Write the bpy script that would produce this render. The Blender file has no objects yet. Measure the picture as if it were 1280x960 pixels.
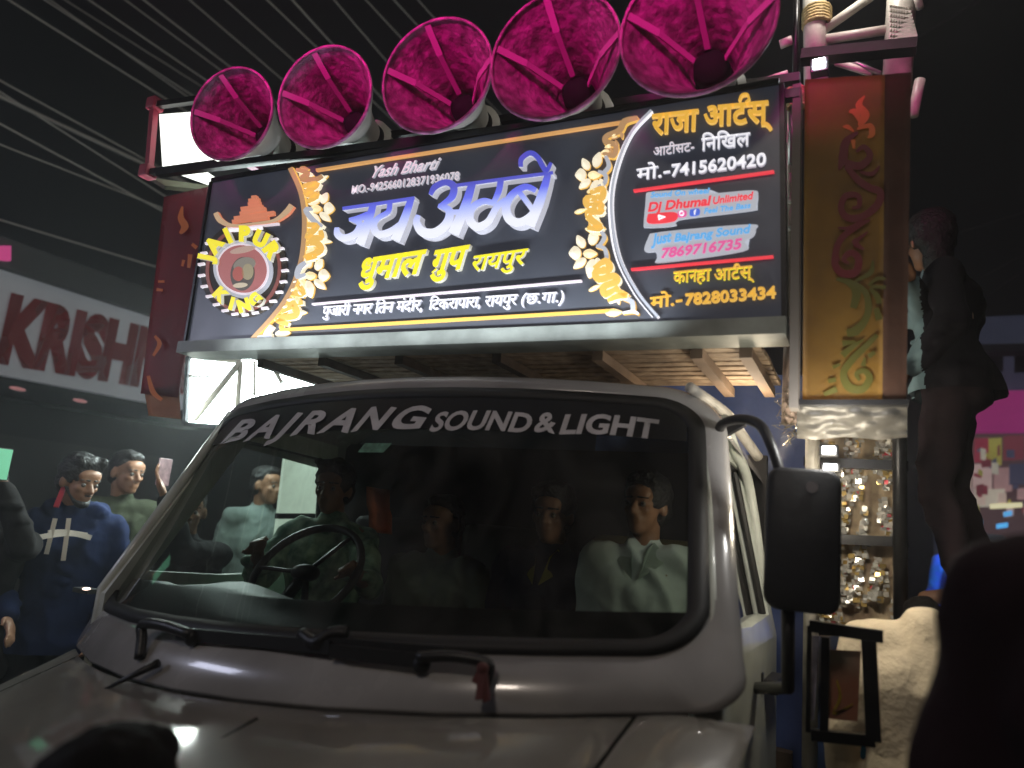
import bpy, bmesh, math, random
from mathutils import Vector, Matrix, noise
random.seed(7)
SC = bpy.context.scene
COL = SC.collection
R_ = math.radians

# ------------------------------------------------------------------ camera
RM = Matrix(((0.896661778, -0.014921370, -0.442464697),
             (0.435231523, 0.212709551, 0.874830366),
             (0.081062799, -0.977001502, 0.197222775)))
CP = Vector((2.503155165, -1.968730846, 1.55))
FPX = 900.0
cam = bpy.data.objects.new('camera', bpy.data.cameras.new('camera'))
COL.objects.link(cam)
cr = RM @ Vector((1, 0, 0)); cu = -(RM @ Vector((0, 1, 0))); cb = -(RM @ Vector((0, 0, 1)))
cam.matrix_world = Matrix(((cr.x, cu.x, cb.x, CP.x), (cr.y, cu.y, cb.y, CP.y), (cr.z, cu.z, cb.z, CP.z), (0, 0, 0, 1)))
cam.data.sensor_width = 36; cam.data.lens = FPX / 1280 * 36
cam.data.clip_start = .02; cam.data.clip_end = 1500
cam.data.dof.use_dof = True; cam.data.dof.focus_distance = 2.75; cam.data.dof.aperture_fstop = 1.5
SC.camera = cam

def at(px, py, ax, val):
    """measured point of the photograph on the plane ax = val"""
    d = RM @ Vector(((px - 640) / FPX, (py - 480) / FPX, 1.0)); i = 'XYZ'.index(ax)
    return CP + d * ((val - CP[i]) / d[i])
def raydir(px, py): return (RM @ Vector(((px - 640) / FPX, (py - 480) / FPX, 1.0)))

# ------------------------------------------------------------------ world (night)
W = bpy.data.worlds.new('World'); SC.world = W; W.use_nodes = True
nt = W.node_tree; nt.nodes.clear()
wo = nt.nodes.new('ShaderNodeOutputWorld'); bg = nt.nodes.new('ShaderNodeBackground')
sky = nt.nodes.new('ShaderNodeTexSky'); sky.sky_type = 'NISHITA'; sky.sun_disc = False
sky.sun_elevation = R_(-6); sky.sun_rotation = R_(200); sky.air_density = 1.0; sky.dust_density = 4.0
gl = nt.nodes.new('ShaderNodeMixRGB'); gl.blend_type = 'ADD'; gl.inputs[0].default_value = 1
gl.inputs[2].default_value = (.020, .019, .022, 1)          # even glow of the town on the night air
nt.links.new(sky.outputs[0], gl.inputs[1]); nt.links.new(gl.outputs[0], bg.inputs[0])
bg.inputs[1].default_value = .09
nt.links.new(bg.outputs[0], wo.inputs[0])

SC.view_settings.view_transform = 'Standard'; SC.view_settings.look = 'None'
SC.view_settings.exposure = 0; SC.view_settings.gamma = 1
SC.render.engine = 'CYCLES'
SC.cycles.use_denoising = True
SC.cycles.max_bounces = 6; SC.cycles.transparent_max_bounces = 12
SC.cycles.sample_clamp_indirect = 2.0

# ------------------------------------------------------------------ lamps of the street and the rig, with unseen fills added
def area(name, loc, aim, sx, sy, power, col, spread=180):
    l = bpy.data.lights.new(name, 'AREA'); l.shape = 'RECTANGLE'; l.size = sx; l.size_y = sy
    l.energy = power; l.color = col; l.spread = R_(spread)
    o = bpy.data.objects.new(name, l); COL.objects.link(o); o.location = loc
    o.rotation_euler = (Vector(aim) - Vector(loc)).to_track_quat('-Z', 'Y').to_euler(); return o
def point(name, loc, power, col, r=.04):
    l = bpy.data.lights.new(name, 'POINT'); l.energy = power; l.color = col; l.shadow_soft_size = r
    o = bpy.data.objects.new(name, l); COL.objects.link(o); o.location = loc; return o
area('magenta_wash_lamp', (1.30, -1.9, 3.54), (1.30, -.2, 3.15), 2.45, .06, 5.6, (1, .0, .42), 22)
area('street_ambient_fill', (2.2, -7, 6.8), (1, 0, 1.3), .8, .8, 78, (1, .86, .74))  # unseen; stands for the general ambient light of the street
area('shopfront_light', (-3.5, -3.0, 3.2), (-1.2, 1, 1.2), 1.5, .6, 32, (.75, .78, 1))
area('sign_glare_fill', (1.12, -.11, 2.10), (1.12, 0, 2.42), 1.7, .02, 5.5, (.82, .90, 1), 130)  # added strip, unseen; gives the sign panel its bright lower part
point('rig_floodlight', (-.75, 1.12, 2.25), 40, (.86, 1, .95), .12)
point('rig_tube_light', (2.46, .25, 3.75), 16, (1, .93, .84), .06)
point('truss_fill_light', (-.45, .30, 1.95), 5, (.9, 1, .93), .05)  # added fill; brightens the truss tubes and the driver
point('kurta_fill_light', (2.40, .16, 1.72), 5.5, (1, .88, .68), .04)  # unseen fill near the square LEDs, placed to light the beige man
point('side_lamp_light', (2.43, -.10, 1.86), 3.2, (1, .97, .92), .03)
point('rig_inner_fill', (2.14, .58, 1.99), 3.2, (1, .82, .6), .05)  # unseen stand-in for a rig LED; brightens slats and tarpaulin
point('box_light', (-.5, .6, 3.2), 9, (.95, 1, .95), .06)

# ------------------------------------------------------------------ materials
MATS = {}
def mat(name, col=(.5, .5, .5), rough=.6, metal=0., emit=None, es=1., bump=0., bs=30., var=0., vs=6., coat=0., col2=None, spec=.5, sheen=0.):
    if name in MATS: return MATS[name]
    m = bpy.data.materials.new(name); m.use_nodes = True; n = m.node_tree.nodes; L = m.node_tree.links
    b = n['Principled BSDF']
    b.inputs['Base Color'].default_value = (*col, 1); b.inputs['Roughness'].default_value = rough
    b.inputs['Metallic'].default_value = metal; b.inputs['Specular IOR Level'].default_value = spec
    b.inputs['Coat Weight'].default_value = coat; b.inputs['Coat Roughness'].default_value = .08
    if sheen: b.inputs['Sheen Weight'].default_value = sheen
    tc = n.new('ShaderNodeTexCoord')
    if var or col2:
        t = n.new('ShaderNodeTexNoise'); t.inputs['Scale'].default_value = vs; t.inputs['Detail'].default_value = 6
        L.new(tc.outputs['Object'], t.inputs['Vector'])
        r = n.new('ShaderNodeValToRGB'); r.color_ramp.elements[0].position = .35; r.color_ramp.elements[1].position = .68
        c2 = col2 or tuple(c * (1 - var) for c in col)
        r.color_ramp.elements[0].color = (*c2, 1); r.color_ramp.elements[1].color = (*col, 1)
        L.new(t.outputs['Fac'], r.inputs[0]); L.new(r.outputs[0], b.inputs['Base Color'])
        rr = n.new('ShaderNodeMapRange'); rr.inputs['To Min'].default_value = max(0, rough - .1); rr.inputs['To Max'].default_value = min(1, rough + .12)
        L.new(t.outputs['Fac'], rr.inputs[0]); L.new(rr.outputs[0], b.inputs['Roughness'])
    if bump:
        t2 = n.new('ShaderNodeTexNoise'); t2.inputs['Scale'].default_value = bs; t2.inputs['Detail'].default_value = 5
        L.new(tc.outputs['Object'], t2.inputs['Vector'])
        bp = n.new('ShaderNodeBump'); bp.inputs['Strength'].default_value = bump; bp.inputs['Distance'].default_value = .01
        L.new(t2.outputs['Fac'], bp.inputs['Height']); L.new(bp.outputs[0], b.inputs['Normal'])
    if emit:
        b.inputs['Emission Color'].default_value = (*emit, 1); b.inputs['Emission Strength'].default_value = es
    MATS[name] = m; return m

paint = mat('white_truck_paint', (.43, .42, .415), .24, 0, coat=.8, var=.30, vs=3.5, bump=.03, bs=8)
pillarpaint = mat('white_door_paint', (.62, .66, .60), .35, 0, coat=.4, var=.25, vs=9, bump=.05, bs=14)
blackp = mat('black_plastic', (.012, .012, .013), .42, bump=.1, bs=120)
rubber = mat('black_rubber', (.01, .01, .01), .6)
blackmetal = mat('black_metal', (.02, .02, .022), .35, .6, var=.4, vs=18, bump=.08, bs=40)
whitetube = mat('white_painted_tube', (.72, .68, .60), .45, 0, var=.35, vs=14, bump=.12, bs=40)
greytube = mat('grey_aluminium', (.42, .43, .42), .33, .8, var=.3, vs=20, bump=.05, bs=60)
wood = mat('deck_wood', (.46, .35, .24), .75, 0, col2=(.24, .17, .11), vs=22, bump=.3, bs=60)
darkwood = mat('dark_beam_wood', (.10, .07, .05), .8, var=.5, vs=20, bump=.2)
skin = mat('brown_skin', (.32, .16, .09), .5, var=.2, vs=14, bump=.05, bs=150)
hairm = mat('black_hair', (.008, .007, .007), .45, bump=.8, bs=110)
def cloth(name, col, col2=None, var=.3, vs=9, rough=.88, bump=.35, bs=22): return mat(name, col, rough, var=var, vs=vs, col2=col2, bump=bump, bs=bs, sheen=.1 if max(col) > .1 else 0., spec=.5 if max(col) > .1 else .15)

# ------------------------------------------------------------------ mesh helpers
def link(o, parent=None):
    COL.objects.link(o)
    if parent is not None:
        o.parent = parent; o.matrix_parent_inverse = parent.matrix_world.inverted()
    return o
def obj(name, bm, m, parent=None, smooth=False, recalc=True):
    if isinstance(bm, bpy.types.Mesh): me = bm
    else:
        if recalc: bmesh.ops.recalc_face_normals(bm, faces=bm.faces)
        me = bpy.data.meshes.new(name); bm.to_mesh(me); bm.free()
    for mm in (m if isinstance(m, (list, tuple)) else [m]): me.materials.append(mm)
    if smooth: me.polygons.foreach_set('use_smooth', [True] * len(me.polygons))
    o = bpy.data.objects.new(name, me); return link(o, parent)
def tag(o, label=None, cat=None, group=None, kind=None):
    if label: o['label'] = label
    if cat: o['category'] = cat
    if group: o['group'] = group
    if kind: o['kind'] = kind
    return o
def thing(name, label, cat, loc=(0, 0, 0), group=None):
    o = bpy.data.objects.new(name, None); o.empty_display_size = .1; COL.objects.link(o); o.location = loc
    o.matrix_world = Matrix.Translation(loc); bpy.context.view_layer.update()
    return tag(o, label, cat, group)
def B(): return bmesh.new()
def box(bm, lo, hi, rot=None, cen=None):
    lo = Vector(lo); hi = Vector(hi); c = (lo + hi) / 2; s = hi - lo
    M = Matrix.Translation(c) @ (rot.to_4x4() if rot is not None else Matrix()) @ Matrix.Diagonal((abs(s.x), abs(s.y), abs(s.z), 1))
    return bmesh.ops.create_cube(bm, size=1, matrix=M)['verts']
def bevel(bm, w, seg=2):
    bmesh.ops.bevel(bm, geom=[e for e in bm.edges], offset=w, segments=seg, affect='EDGES', profile=.6, clamp_overlap=True)
def frame_of(d):
    d = d.normalized(); up = Vector((0, 0, 1)) if abs(d.z) < .95 else Vector((1, 0, 0))
    a = d.cross(up).normalized(); return a, d.cross(a).normalized()
def tube(bm, pts, r, seg=12, cap=True):
    pts = [Vector(p) for p in pts]; rs = r if isinstance(r, (list, tuple)) else [r] * len(pts)
    rings = []; a0 = None
    for i, p in enumerate(pts):
        d = (pts[min(i + 1, len(pts) - 1)] - pts[max(i - 1, 0)])
        if a0 is None: a, b = frame_of(d)
        else:
            dn = d.normalized(); a = (a0 - dn * a0.dot(dn)).normalized(); b = dn.cross(a)
        a0 = a
        rings.append([bm.verts.new(p + (a * math.cos(2 * math.pi * k / seg) + b * math.sin(2 * math.pi * k / seg)) * rs[i]) for k in range(seg)])
    for i in range(len(rings) - 1):
        for k in range(seg):
            bm.faces.new((rings[i][k], rings[i][(k + 1) % seg], rings[i + 1][(k + 1) % seg], rings[i + 1][k]))
    if cap:
        bm.faces.new(rings[0][::-1]); bm.faces.new(rings[-1])
def bar(bm, a, b, w, h, up=(0, 0, 1)):
    a = Vector(a); b = Vector(b); d = (b - a).normalized(); u = Vector(up); s = d.cross(u)
    if s.length < 1e-3: s = d.cross(Vector((0, 1, 0)))
    s = s.normalized() * w / 2; u = s.cross(d).normalized() * h / 2
    vs = [bm.verts.new(p + x) for p in (a, b) for x in (s + u, s - u, -s - u, -s + u)]
    for k in range(4): bm.faces.new((vs[k], vs[(k + 1) % 4], vs[4 + (k + 1) % 4], vs[4 + k]))
    bm.faces.new(vs[3::-1]); bm.faces.new(vs[4:])
def crom(pts, n=6):
    pts = [Vector(p) for p in pts]
    if len(pts) < 3: return [pts[0].lerp(pts[-1], k / n) for k in range(n + 1)]
    out = []
    for i in range(len(pts) - 1):
        p0 = pts[max(i - 1, 0)]; p1 = pts[i]; p2 = pts[i + 1]; p3 = pts[min(i + 2, len(pts) - 1)]
        for k in range(n):
            t = k / n
            out.append(.5 * ((2 * p1) + (p2 - p0) * t + (2 * p0 - 5 * p1 + 4 * p2 - p3) * t * t + (3 * p1 - p0 - 3 * p2 + p3) * t ** 3))
    out.append(pts[-1]); return out
def ellipsoid(bm, c, r, rot=None, seg=16, rings=10):
    M = Matrix.Translation(Vector(c)) @ (rot.to_4x4() if rot is not None else Matrix()) @ Matrix.Diagonal((r[0], r[1], r[2], 1))
    bmesh.ops.create_uvsphere(bm, u_segments=seg, v_segments=rings, radius=1, matrix=M)

# ------------------------------------------------------------------ ground and night sky
bm = B(); bmesh.ops.create_grid(bm, x_segments=8, y_segments=8, size=60, matrix=Matrix.Translation((0, 15, 0)))
tag(obj('road', bm, mat('asphalt', (.05, .048, .046), .75, var=.4, vs=1.5, bump=.5, bs=60)), kind='structure')

hz = B(); bmesh.ops.create_cube(hz, size=1, matrix=Matrix.Translation((0, 15, 7)) @ Matrix.Diagonal((130, 130, 16.5, 1)))
hm_ = bpy.data.materials.new('night_haze'); hm_.use_nodes = True; n = hm_.node_tree.nodes; n.clear(); vo = n.new('ShaderNodeOutputMaterial'); vp = n.new('ShaderNodeVolumePrincipled')
vp.inputs['Color'].default_value = (.9, .92, .95, 1); vp.inputs['Density'].default_value = .011; vp.inputs['Anisotropy'].default_value = .55; hm_.node_tree.links.new(vp.outputs[0], vo.inputs['Volume'])
tag(obj('haze', hz, hm_), kind='stuff')
# ------------------------------------------------------------------ the lit sign box
sT = [at(266, 228, 'Y', 0), at(974, 106, 'Y', 0), at(977, 397, 'Y', 0), at(234, 427, 'Y', 0)]
sign = thing('sign_box', 'long black lit sign box in Hindi lettering mounted above the truck windscreen', 'sign', (1.15, 0, 2.1))
def sgn(px, py, y=0.): p = at(px, py, 'Y', 0); return Vector((p.x, y, p.z))
panelm = mat('black_acrylic', (.09, .095, .11), .34, var=.25, vs=3, spec=.4, bump=.04, bs=9, emit=(.028, .033, .050), es=.45)
def quadbox(name, corners, y0, y1, m, parent):
    bm = B(); f = [bm.verts.new((c.x, y0, c.z)) for c in corners]; k = [bm.verts.new((c.x, y1, c.z)) for c in corners]
    bm.faces.new(f); bm.faces.new(k[::-1])
    for i in range(4): bm.faces.new((f[i], k[i], k[(i + 1) % 4], f[(i + 1) % 4]))
    return obj(name, bm, m, parent)
quadbox('face_panel', sT, 0, .012, panelm, sign)
inset = [sT[0] + Vector((.01, 0, -.01)), sT[1] + Vector((-.01, 0, -.01)), sT[2] + Vector((-.01, 0, .01)), sT[3] + Vector((.01, 0, .01))]
quadbox('housing', inset, .0125, .10, blackmetal, sign)
liprail = mat('grey_green_rail', (.30, .32, .28), .5, .3, var=.4, vs=8, bump=.1)
def railq(name, p, q, h, y0, y1, m, parent=sign):
    bm = B(); bar(bm, Vector((p.x, (y0 + y1) / 2, p.z)), Vector((q.x, (y0 + y1) / 2, q.z)), abs(y1 - y0), h); return obj(name, bm, m, parent)
railq('bottom_rail', sT[3] + Vector((-.03, 0, -.026)), sT[2] + Vector((.012, 0, -.026)), .048, -.02, .115, liprail)
railq('frame_bar', sT[0] + Vector((0, 0, .008)), sT[1] + Vector((0, 0, .008)), .016, -.012, .09, blackmetal)
bm = B(); bar(bm, Vector((sT[1].x + .007, .02, sT[1].z)), Vector((sT[2].x + .007, .02, sT[2].z)), .014, .06, (0, 1, 0)); obj('frame_bar', bm, blackmetal, sign)
bm = B(); bar(bm, Vector((sT[0].x - .006, .02, sT[0].z)), Vector((sT[3].x - .006, .02, sT[3].z)), .012, .06, (0, 1, 0)); obj('frame_bar', bm, blackmetal, sign)

def emat(name, col, s=1., side=None, vs=0): return mat(name, tuple(c * .5 for c in col), .4, emit=col, es=s)
GOLD = emat('lit_gold', (.78, .46, .10), .95); GOLD2 = emat('lit_pale_gold', (.95, .76, .42), .95); COPPER = emat('lit_copper', (.62, .36, .17), .62)
WHITE = emat('lit_white', (.92, .90, .95), .95); SILVER = emat('lit_silver', (.52, .54, .60), .72); YEL = emat('lit_yellow', (.86, .74, .03), .98)
REDL = emat('lit_red', (.85, .05, .07), .9); ORANGE = emat('lit_orange_gold', (.85, .46, .06), .85); BLUE = emat('lit_sky_blue', (.12, .40, .75), .9)
PINK = emat('lit_pink', (.80, .12, .35), .8); SALMON = emat('lit_salmon', (.72, .24, .13), .75); CREAM = emat('lit_cream', (.93, .84, .64), .9)
PALEV = emat('lit_pale_pink_white', (.80, .70, .76), .85); MAROON = emat('lit_maroon', (.30, .09, .07), .5); GREYL = emat('letter_edge_grey', (.55, .55, .62), .7)
GREYY = emat('letter_edge_pale', (.62, .60, .50), .6)
DEEP = mat('dark_print', (.03, .03, .03), .5)
# title colour: blue at the top of the letters, white at their foot (coloured film behind the acrylic)
tm = bpy.data.materials.new('lit_blue_to_white'); tm.use_nodes = True; MATS['lit_blue_to_white'] = tm
n = tm.node_tree.nodes; L = tm.node_tree.links; b = n['Principled BSDF']
g = n.new('ShaderNodeNewGeometry'); sx = n.new('ShaderNodeSeparateXYZ'); mr = n.new('ShaderNodeMapRange'); rp = n.new('ShaderNodeValToRGB')
mr.inputs['From Min'].default_value = 2.50; mr.inputs['From Max'].default_value = 2.72
rp.color_ramp.elements[0].color = (.90, .92, .98, 1); rp.color_ramp.elements[0].position = .18
rp.color_ramp.elements[1].color = (.045, .05, .50, 1); rp.color_ramp.elements[1].position = .85
e = rp.color_ramp.elements.new(.48); e.color = (.36, .44, .97, 1); e = rp.color_ramp.elements.new(.62); e.color = (.10, .13, .86, 1)
L.new(g.outputs['Position'], sx.inputs[0]); L.new(sx.outputs['Z'], mr.inputs[0]); L.new(mr.outputs[0], rp.inputs[0])
L.new(rp.outputs[0], b.inputs['Emission Color']); b.inputs['Emission Strength'].default_value = .95; b.inputs['Base Color'].default_value = (.2, .2, .3, 1)

TMPS = bpy.data.scenes.new('workshop')
def evaluate(o):
    TMPS.collection.objects.link(o); dg = TMPS.view_layers[0].depsgraph; TMPS.view_layers[0].update(); dg = TMPS.view_layers[0].depsgraph
    dg.update(); out = bpy.data.meshes.new_from_object(o.evaluated_get(dg)); bpy.data.objects.remove(o); return out
LAYER = [0]
def ribbon(bm, pts, wid, d, face=0, side=1, y=-.0006, n=6, wk=1.):
    """raised letter stroke on the sign plane: centre line in photo pixels, widths in photo pixels, depth d in metres"""
    LAYER[0] = (LAYER[0] + 1) % 40; d = d + LAYER[0] * .00012
    P = crom([(p[0], p[1], 0) for p in pts], n)
    ws = [q * wk for q in (wid if isinstance(wid, (list, tuple)) else [wid] * len(pts))]
    Wd = [ws[min(int(i / n), len(ws) - 1)] * (1 - (i / n % 1)) + ws[min(int(i / n) + 1, len(ws) - 1)] * (i / n % 1) for i in range(len(P))]
    lf, rt = [], []
    for i, p in enumerate(P):
        t = P[min(i + 1, len(P) - 1)] - P[max(i - 1, 0)]
        t = t.normalized() if t.length > 1e-6 else Vector((1, 0, 0))
        nn = Vector((-t.y, t.x, 0)) * Wd[i] / 2
        lf.append(p + nn); rt.append(p - nn)
    def mk(q, yy): s = sgn(q.x, q.y); return bm.verts.new((s.x, yy, s.z))
    F = [[mk(a, y - d), mk(c, y - d)] for a, c in zip(lf, rt)]; K = [[mk(a, y), mk(c, y)] for a, c in zip(lf, rt)]
    fs = []
    for i in range(len(F) - 1):
        f = bm.faces.new((F[i][0], F[i][1], F[i + 1][1], F[i + 1][0])); f.material_index = face
        for q in ((F[i][0], F[i + 1][0], K[i + 1][0], K[i][0]), (F[i + 1][1], F[i][1], K[i][1], K[i + 1][1])):
            f = bm.faces.new(q); f.material_index = side
    for q in ((F[0][0], F[0][1], K[0][1], K[0][0]), (F[-1][1], F[-1][0], K[-1][0], K[-1][1])):
        f = bm.faces.new(q); f.material_index = side
def Z(x, y): return (400 + x / 3.765, 180 + y / 3.765)      # zoomed measuring sheet -> photo pixels
def strokes(name, lst, mats, parent=sign, d=.02, n=6, wk=1.):
    bm = B()
    for pts, w in lst: ribbon(bm, pts, w, d, n=n, wk=wk)
    return obj(name, bm, mats, parent, recalc=False)
TM = [tm, GREYL]
# जय
strokes('title_letter', [([Z(130, 320), Z(300, 297)], 3.4),
    ([Z(250, 350), Z(205, 366), Z(160, 372)], [7, 6, 3]), ([Z(175, 372), Z(212, 392), Z(192, 438), Z(140, 458), Z(108, 440), Z(104, 408)], [4, 6, 7, 7, 7, 4]),
    ([Z(276, 298), Z(250, 385), Z(212, 488)], [6, 8, 9])], TM, d=.030, wk=1.3)
strokes('title_letter', [([Z(300, 297), Z(468, 272)], 3.4),
    ([Z(352, 292), Z(345, 335), Z(298, 365), Z(276, 400), Z(298, 440), Z(352, 430), Z(402, 390)], [5, 5, 5, 7, 7, 7, 4]),
    ([Z(452, 276), Z(420, 370), Z(378, 470)], [6, 8, 9])], TM, d=.030, wk=1.3)
# अम्बे
strokes('title_letter', [([Z(665, 214), Z(795, 197)], 3.4),
    ([Z(542, 258), Z(562, 222), Z(612, 200), Z(650, 218), Z(642, 268), Z(590, 308)], [4, 6, 6, 7, 7, 4]),
    ([Z(578, 308), Z(628, 330), Z(622, 388), Z(566, 434), Z(506, 430), Z(478, 388), Z(486, 352)], [4, 7, 9, 9, 9, 7, 4]),
    ([Z(622, 340), Z(690, 338)], 5), ([Z(738, 206), Z(700, 325), Z(650, 440)], [7, 9, 11])], TM, d=.030, wk=1.3)
strokes('title_letter', [([Z(795, 197), Z(905, 183)], 3.4), ([Z(872, 182), Z(862, 240), Z(836, 300)], [6, 6, 5]),
    ([Z(842, 300), Z(790, 288), Z(738, 320), Z(726, 372), Z(760, 408), Z(812, 385), Z(850, 320), Z(895, 280)], [5, 6, 7, 8, 8, 7, 6, 5])], TM, d=.030, wk=1.3)
strokes('title_letter', [([Z(905, 183), Z(1115, 157)], 3.4),
    ([Z(1035, 240), Z(985, 222), Z(925, 258), Z(896, 315), Z(912, 372), Z(962, 388), Z(1018, 350), Z(1050, 280)], [5, 6, 7, 8, 9, 8, 7, 5]),
    ([Z(960, 250), Z(1020, 330)], 5), ([Z(1092, 165), Z(1055, 285), Z(1004, 404)], [6, 9, 11]),
    ([Z(965, 130), Z(968, 92), Z(1008, 65), Z(1042, 84), Z(1064, 122), Z(1084, 148), Z(1106, 110)], [4, 5, 5, 5, 5, 5, 3])], TM, d=.030, wk=1.3)

def textmesh(s, off=0., shear=0., space=1., font=None, ext=0.):
    c = bpy.data.curves.new('t', 'FONT'); c.body = s; c.size = 1; c.offset = off; c.shear = shear; c.space_character = space; c.resolution_u = 4; c.extrude = ext
    me = evaluate(bpy.data.objects.new('t', c)); bpy.data.curves.remove(c); return me
def signtext(name, s, p0, p1, h, m, d=.008, off=.012, shear=0., parent=sign, base=.7, extra=None, edge=None, y=-.0008, half=None):
    """text between two photo pixels of its base line; h is the letter height in photo pixels, base the letter height in em"""
    me = textmesh(s, off, shear, ext=.5)
    xs = [v.co.x for v in me.vertices]; x0, x1 = min(xs), max(xs)
    q0, q1 = Vector((*p0, 0)), Vector((*p1, 0)); pq = (q0 + q1) / 2
    up = sgn(pq.x, pq.y - h) - sgn(pq.x, pq.y)
    a, c = sgn(*p0), sgn(*p1); kz = abs(up.z) / base
    bmx = B(); bmx.from_mesh(me)
    for v in bmx.verts:
        t = (v.co.x - x0) / (x1 - x0); p = a.lerp(c, t); front = v.co.z > 0
        v.co = Vector((p.x, y - (d if front else 0), p.z + v.co.y * kz))
    for f in bmx.faces:
        f.normal_update(); f.material_index = 0 if abs(f.normal.y) > .5 else 1
    bpy.data.meshes.remove(me)
    return obj(name, bmx, [m, edge or m], parent, recalc=False)
signtext('yellow_lettering', 'धुमाल', (452, 353), (534, 342), 26, YEL, .016, .034, .25, edge=GREYY, base=.62)
signtext('yellow_lettering', 'गुप', (541, 343), (588, 336), 26, YEL, .016, .034, .25, edge=GREYY, base=.62)
strokes('letter_mark', [([(549, 338), (543, 343)], 2)], [YEL, GREYY], d=.014)
signtext('yellow_lettering', 'रायपुर', (592, 340), (661, 331), 18, YEL, .011, .018, .22, edge=GREYY, base=.62)
for tx, a, b_ in (('पुजारी नगर ितन मंदीर,', (405, 396), (529, 388.6)), ('िटकरापारा, रायपुर', (538, 388), (648, 381.5)), ('(छ.गा.)', (653, 381), (706, 378))):
    signtext('address_lettering', tx, a, b_, 12, WHITE, .01, .006, .12, edge=GREYL, base=.62)
signtext('script_lettering', 'Yash Bharti', (467, 223), (551, 212), 14, PALEV, .009, .012, .45, edge=GREYL)
signtext('number_lettering', 'MO.-9425660128371936078', (441, 243), (575, 226), 10, PALEV, .009, .004, 0, edge=GREYL)
signtext('gold_lettering', 'राजा', (815, 170), (873, 164), 24, ORANGE, .012, .02, edge=GOLD, base=.62)
signtext('gold_lettering', 'आटस्', (880, 160), (966, 153), 24, ORANGE, .012, .02, edge=GOLD, base=.62)
strokes('letter_mark', [([(925, 129), (928, 122), (935, 121), (937, 127), (933, 131)], 2.6)], [ORANGE, GOLD], d=.012, n=4)
signtext('artist_lettering', 'आर्टीसट-'.replace('र्', ''), (817, 196), (868, 189), 10, PALEV, .006, .004, edge=GREYL, base=.62)
signtext('artist_lettering', 'िनिखल', (877, 190), (938, 183), 15, WHITE, .009, .012, edge=GREYL, base=.62)
signtext('phone_lettering', 'मो.-', (796, 227), (838, 221), 14, WHITE, .008, .008, edge=GREYL, base=.62)
signtext('phone_lettering', '7415620420', (840, 222), (958, 208), 15, WHITE, .01, .02, edge=GREYL)
signtext('gold_lettering', 'का', (842, 355), (862, 353), 14, ORANGE, .008, .010, edge=YEL, base=.62)
signtext('gold_lettering', 'न', (862, 353), (871, 352), 14, ORANGE, .008, .010, edge=YEL, base=.62)
signtext('gold_lettering', 'हा', (870, 353), (889, 351), 14, ORANGE, .008, .010, edge=YEL, base=.62)
signtext('gold_lettering', 'आटस्', (893, 352), (943, 347), 14, ORANGE, .008, .010, edge=YEL, base=.62)
strokes('letter_mark', [([(918, 336), (920, 332), (924, 332), (925, 336)], 1.6)], [ORANGE, GOLD], d=.008, n=4)
signtext('phone_lettering', 'मो.-', (813, 386), (853, 381), 13, ORANGE, .008, .010, edge=GOLD, base=.62)
signtext('phone_lettering', '7828033434', (857, 382), (970, 373), 14, ORANGE, .010, .02, edge=GOLD)
def line(name, a, b_, w, m, d=.007): return strokes(name, [([a, b_], w)], [m, m], d=d)
line('gold_line', (397, 214), (800, 151), 3.4, emat('lit_orange_line', (.66, .34, .12), .9)); line('gold_line', (352, 413), (770, 389), 3.6, GOLD)
line('white_line', (392, 381), (728, 352), 2.2, PALEV)
line('red_line', (793, 240), (968, 216), 2.6, REDL); line('red_line', (790, 338), (967, 322), 2.6, REDL)
strokes('gold_arc', [([(366, 212), (380, 245), (384, 285), (378, 335), (358, 380), (319, 425)], [6, 6, 6, 6, 6, 5])], [COPPER, GOLD], d=.012, n=10)
strokes('silver_arc', [([(816, 141), (790, 170), (772, 215), (766, 262), (775, 320), (798, 366), (824, 398)], 3.4)], [SILVER, WHITE], d=.012, n=10)
strokes('silver_arc', [([(811, 146), (785, 175), (768, 218), (762, 262), (770, 320), (792, 366), (816, 397)], 1.3)], [WHITE, WHITE], d=.008, n=10)
# scroll work
def petal(bm, c, tip, w, y=-.0008, d=.012, mi=0):
    LAYER[0] = (LAYER[0] + 1) % 40; d += LAYER[0] * .00015
    c = Vector((*c, 0)); t = Vector((*tip, 0)); ax = (t - c) * .5; cc = (c + t) * .5; L_ = ax.length; ax.normalize(); nn = Vector((-ax.y, ax.x, 0))
    N = 12; top = []; bot = []
    for k in range(N):
        a = 2 * math.pi * k / N; r = math.cos(a); q = cc + ax * (L_ * r) + nn * (w / 2 * math.sin(a) * (1 - .45 * max(0, r)))
        s = sgn(q.x, q.y); top.append(bm.verts.new((s.x, y - d * .45, s.z))); bot.append(bm.verts.new((s.x, y, s.z)))
    s = sgn(cc.x, cc.y); mid = bm.verts.new((s.x, y - d, s.z))
    for k in range(N):
        j = (k + 1) % N
        f = bm.faces.new((mid, top[k], top[j])); f.material_index = mi
        f = bm.faces.new((top[k], bot[k], bot[j], top[j])); f.material_index = 1
def G(x, y): return (700 + x / 4.363, 180 + y / 4.363)
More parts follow.
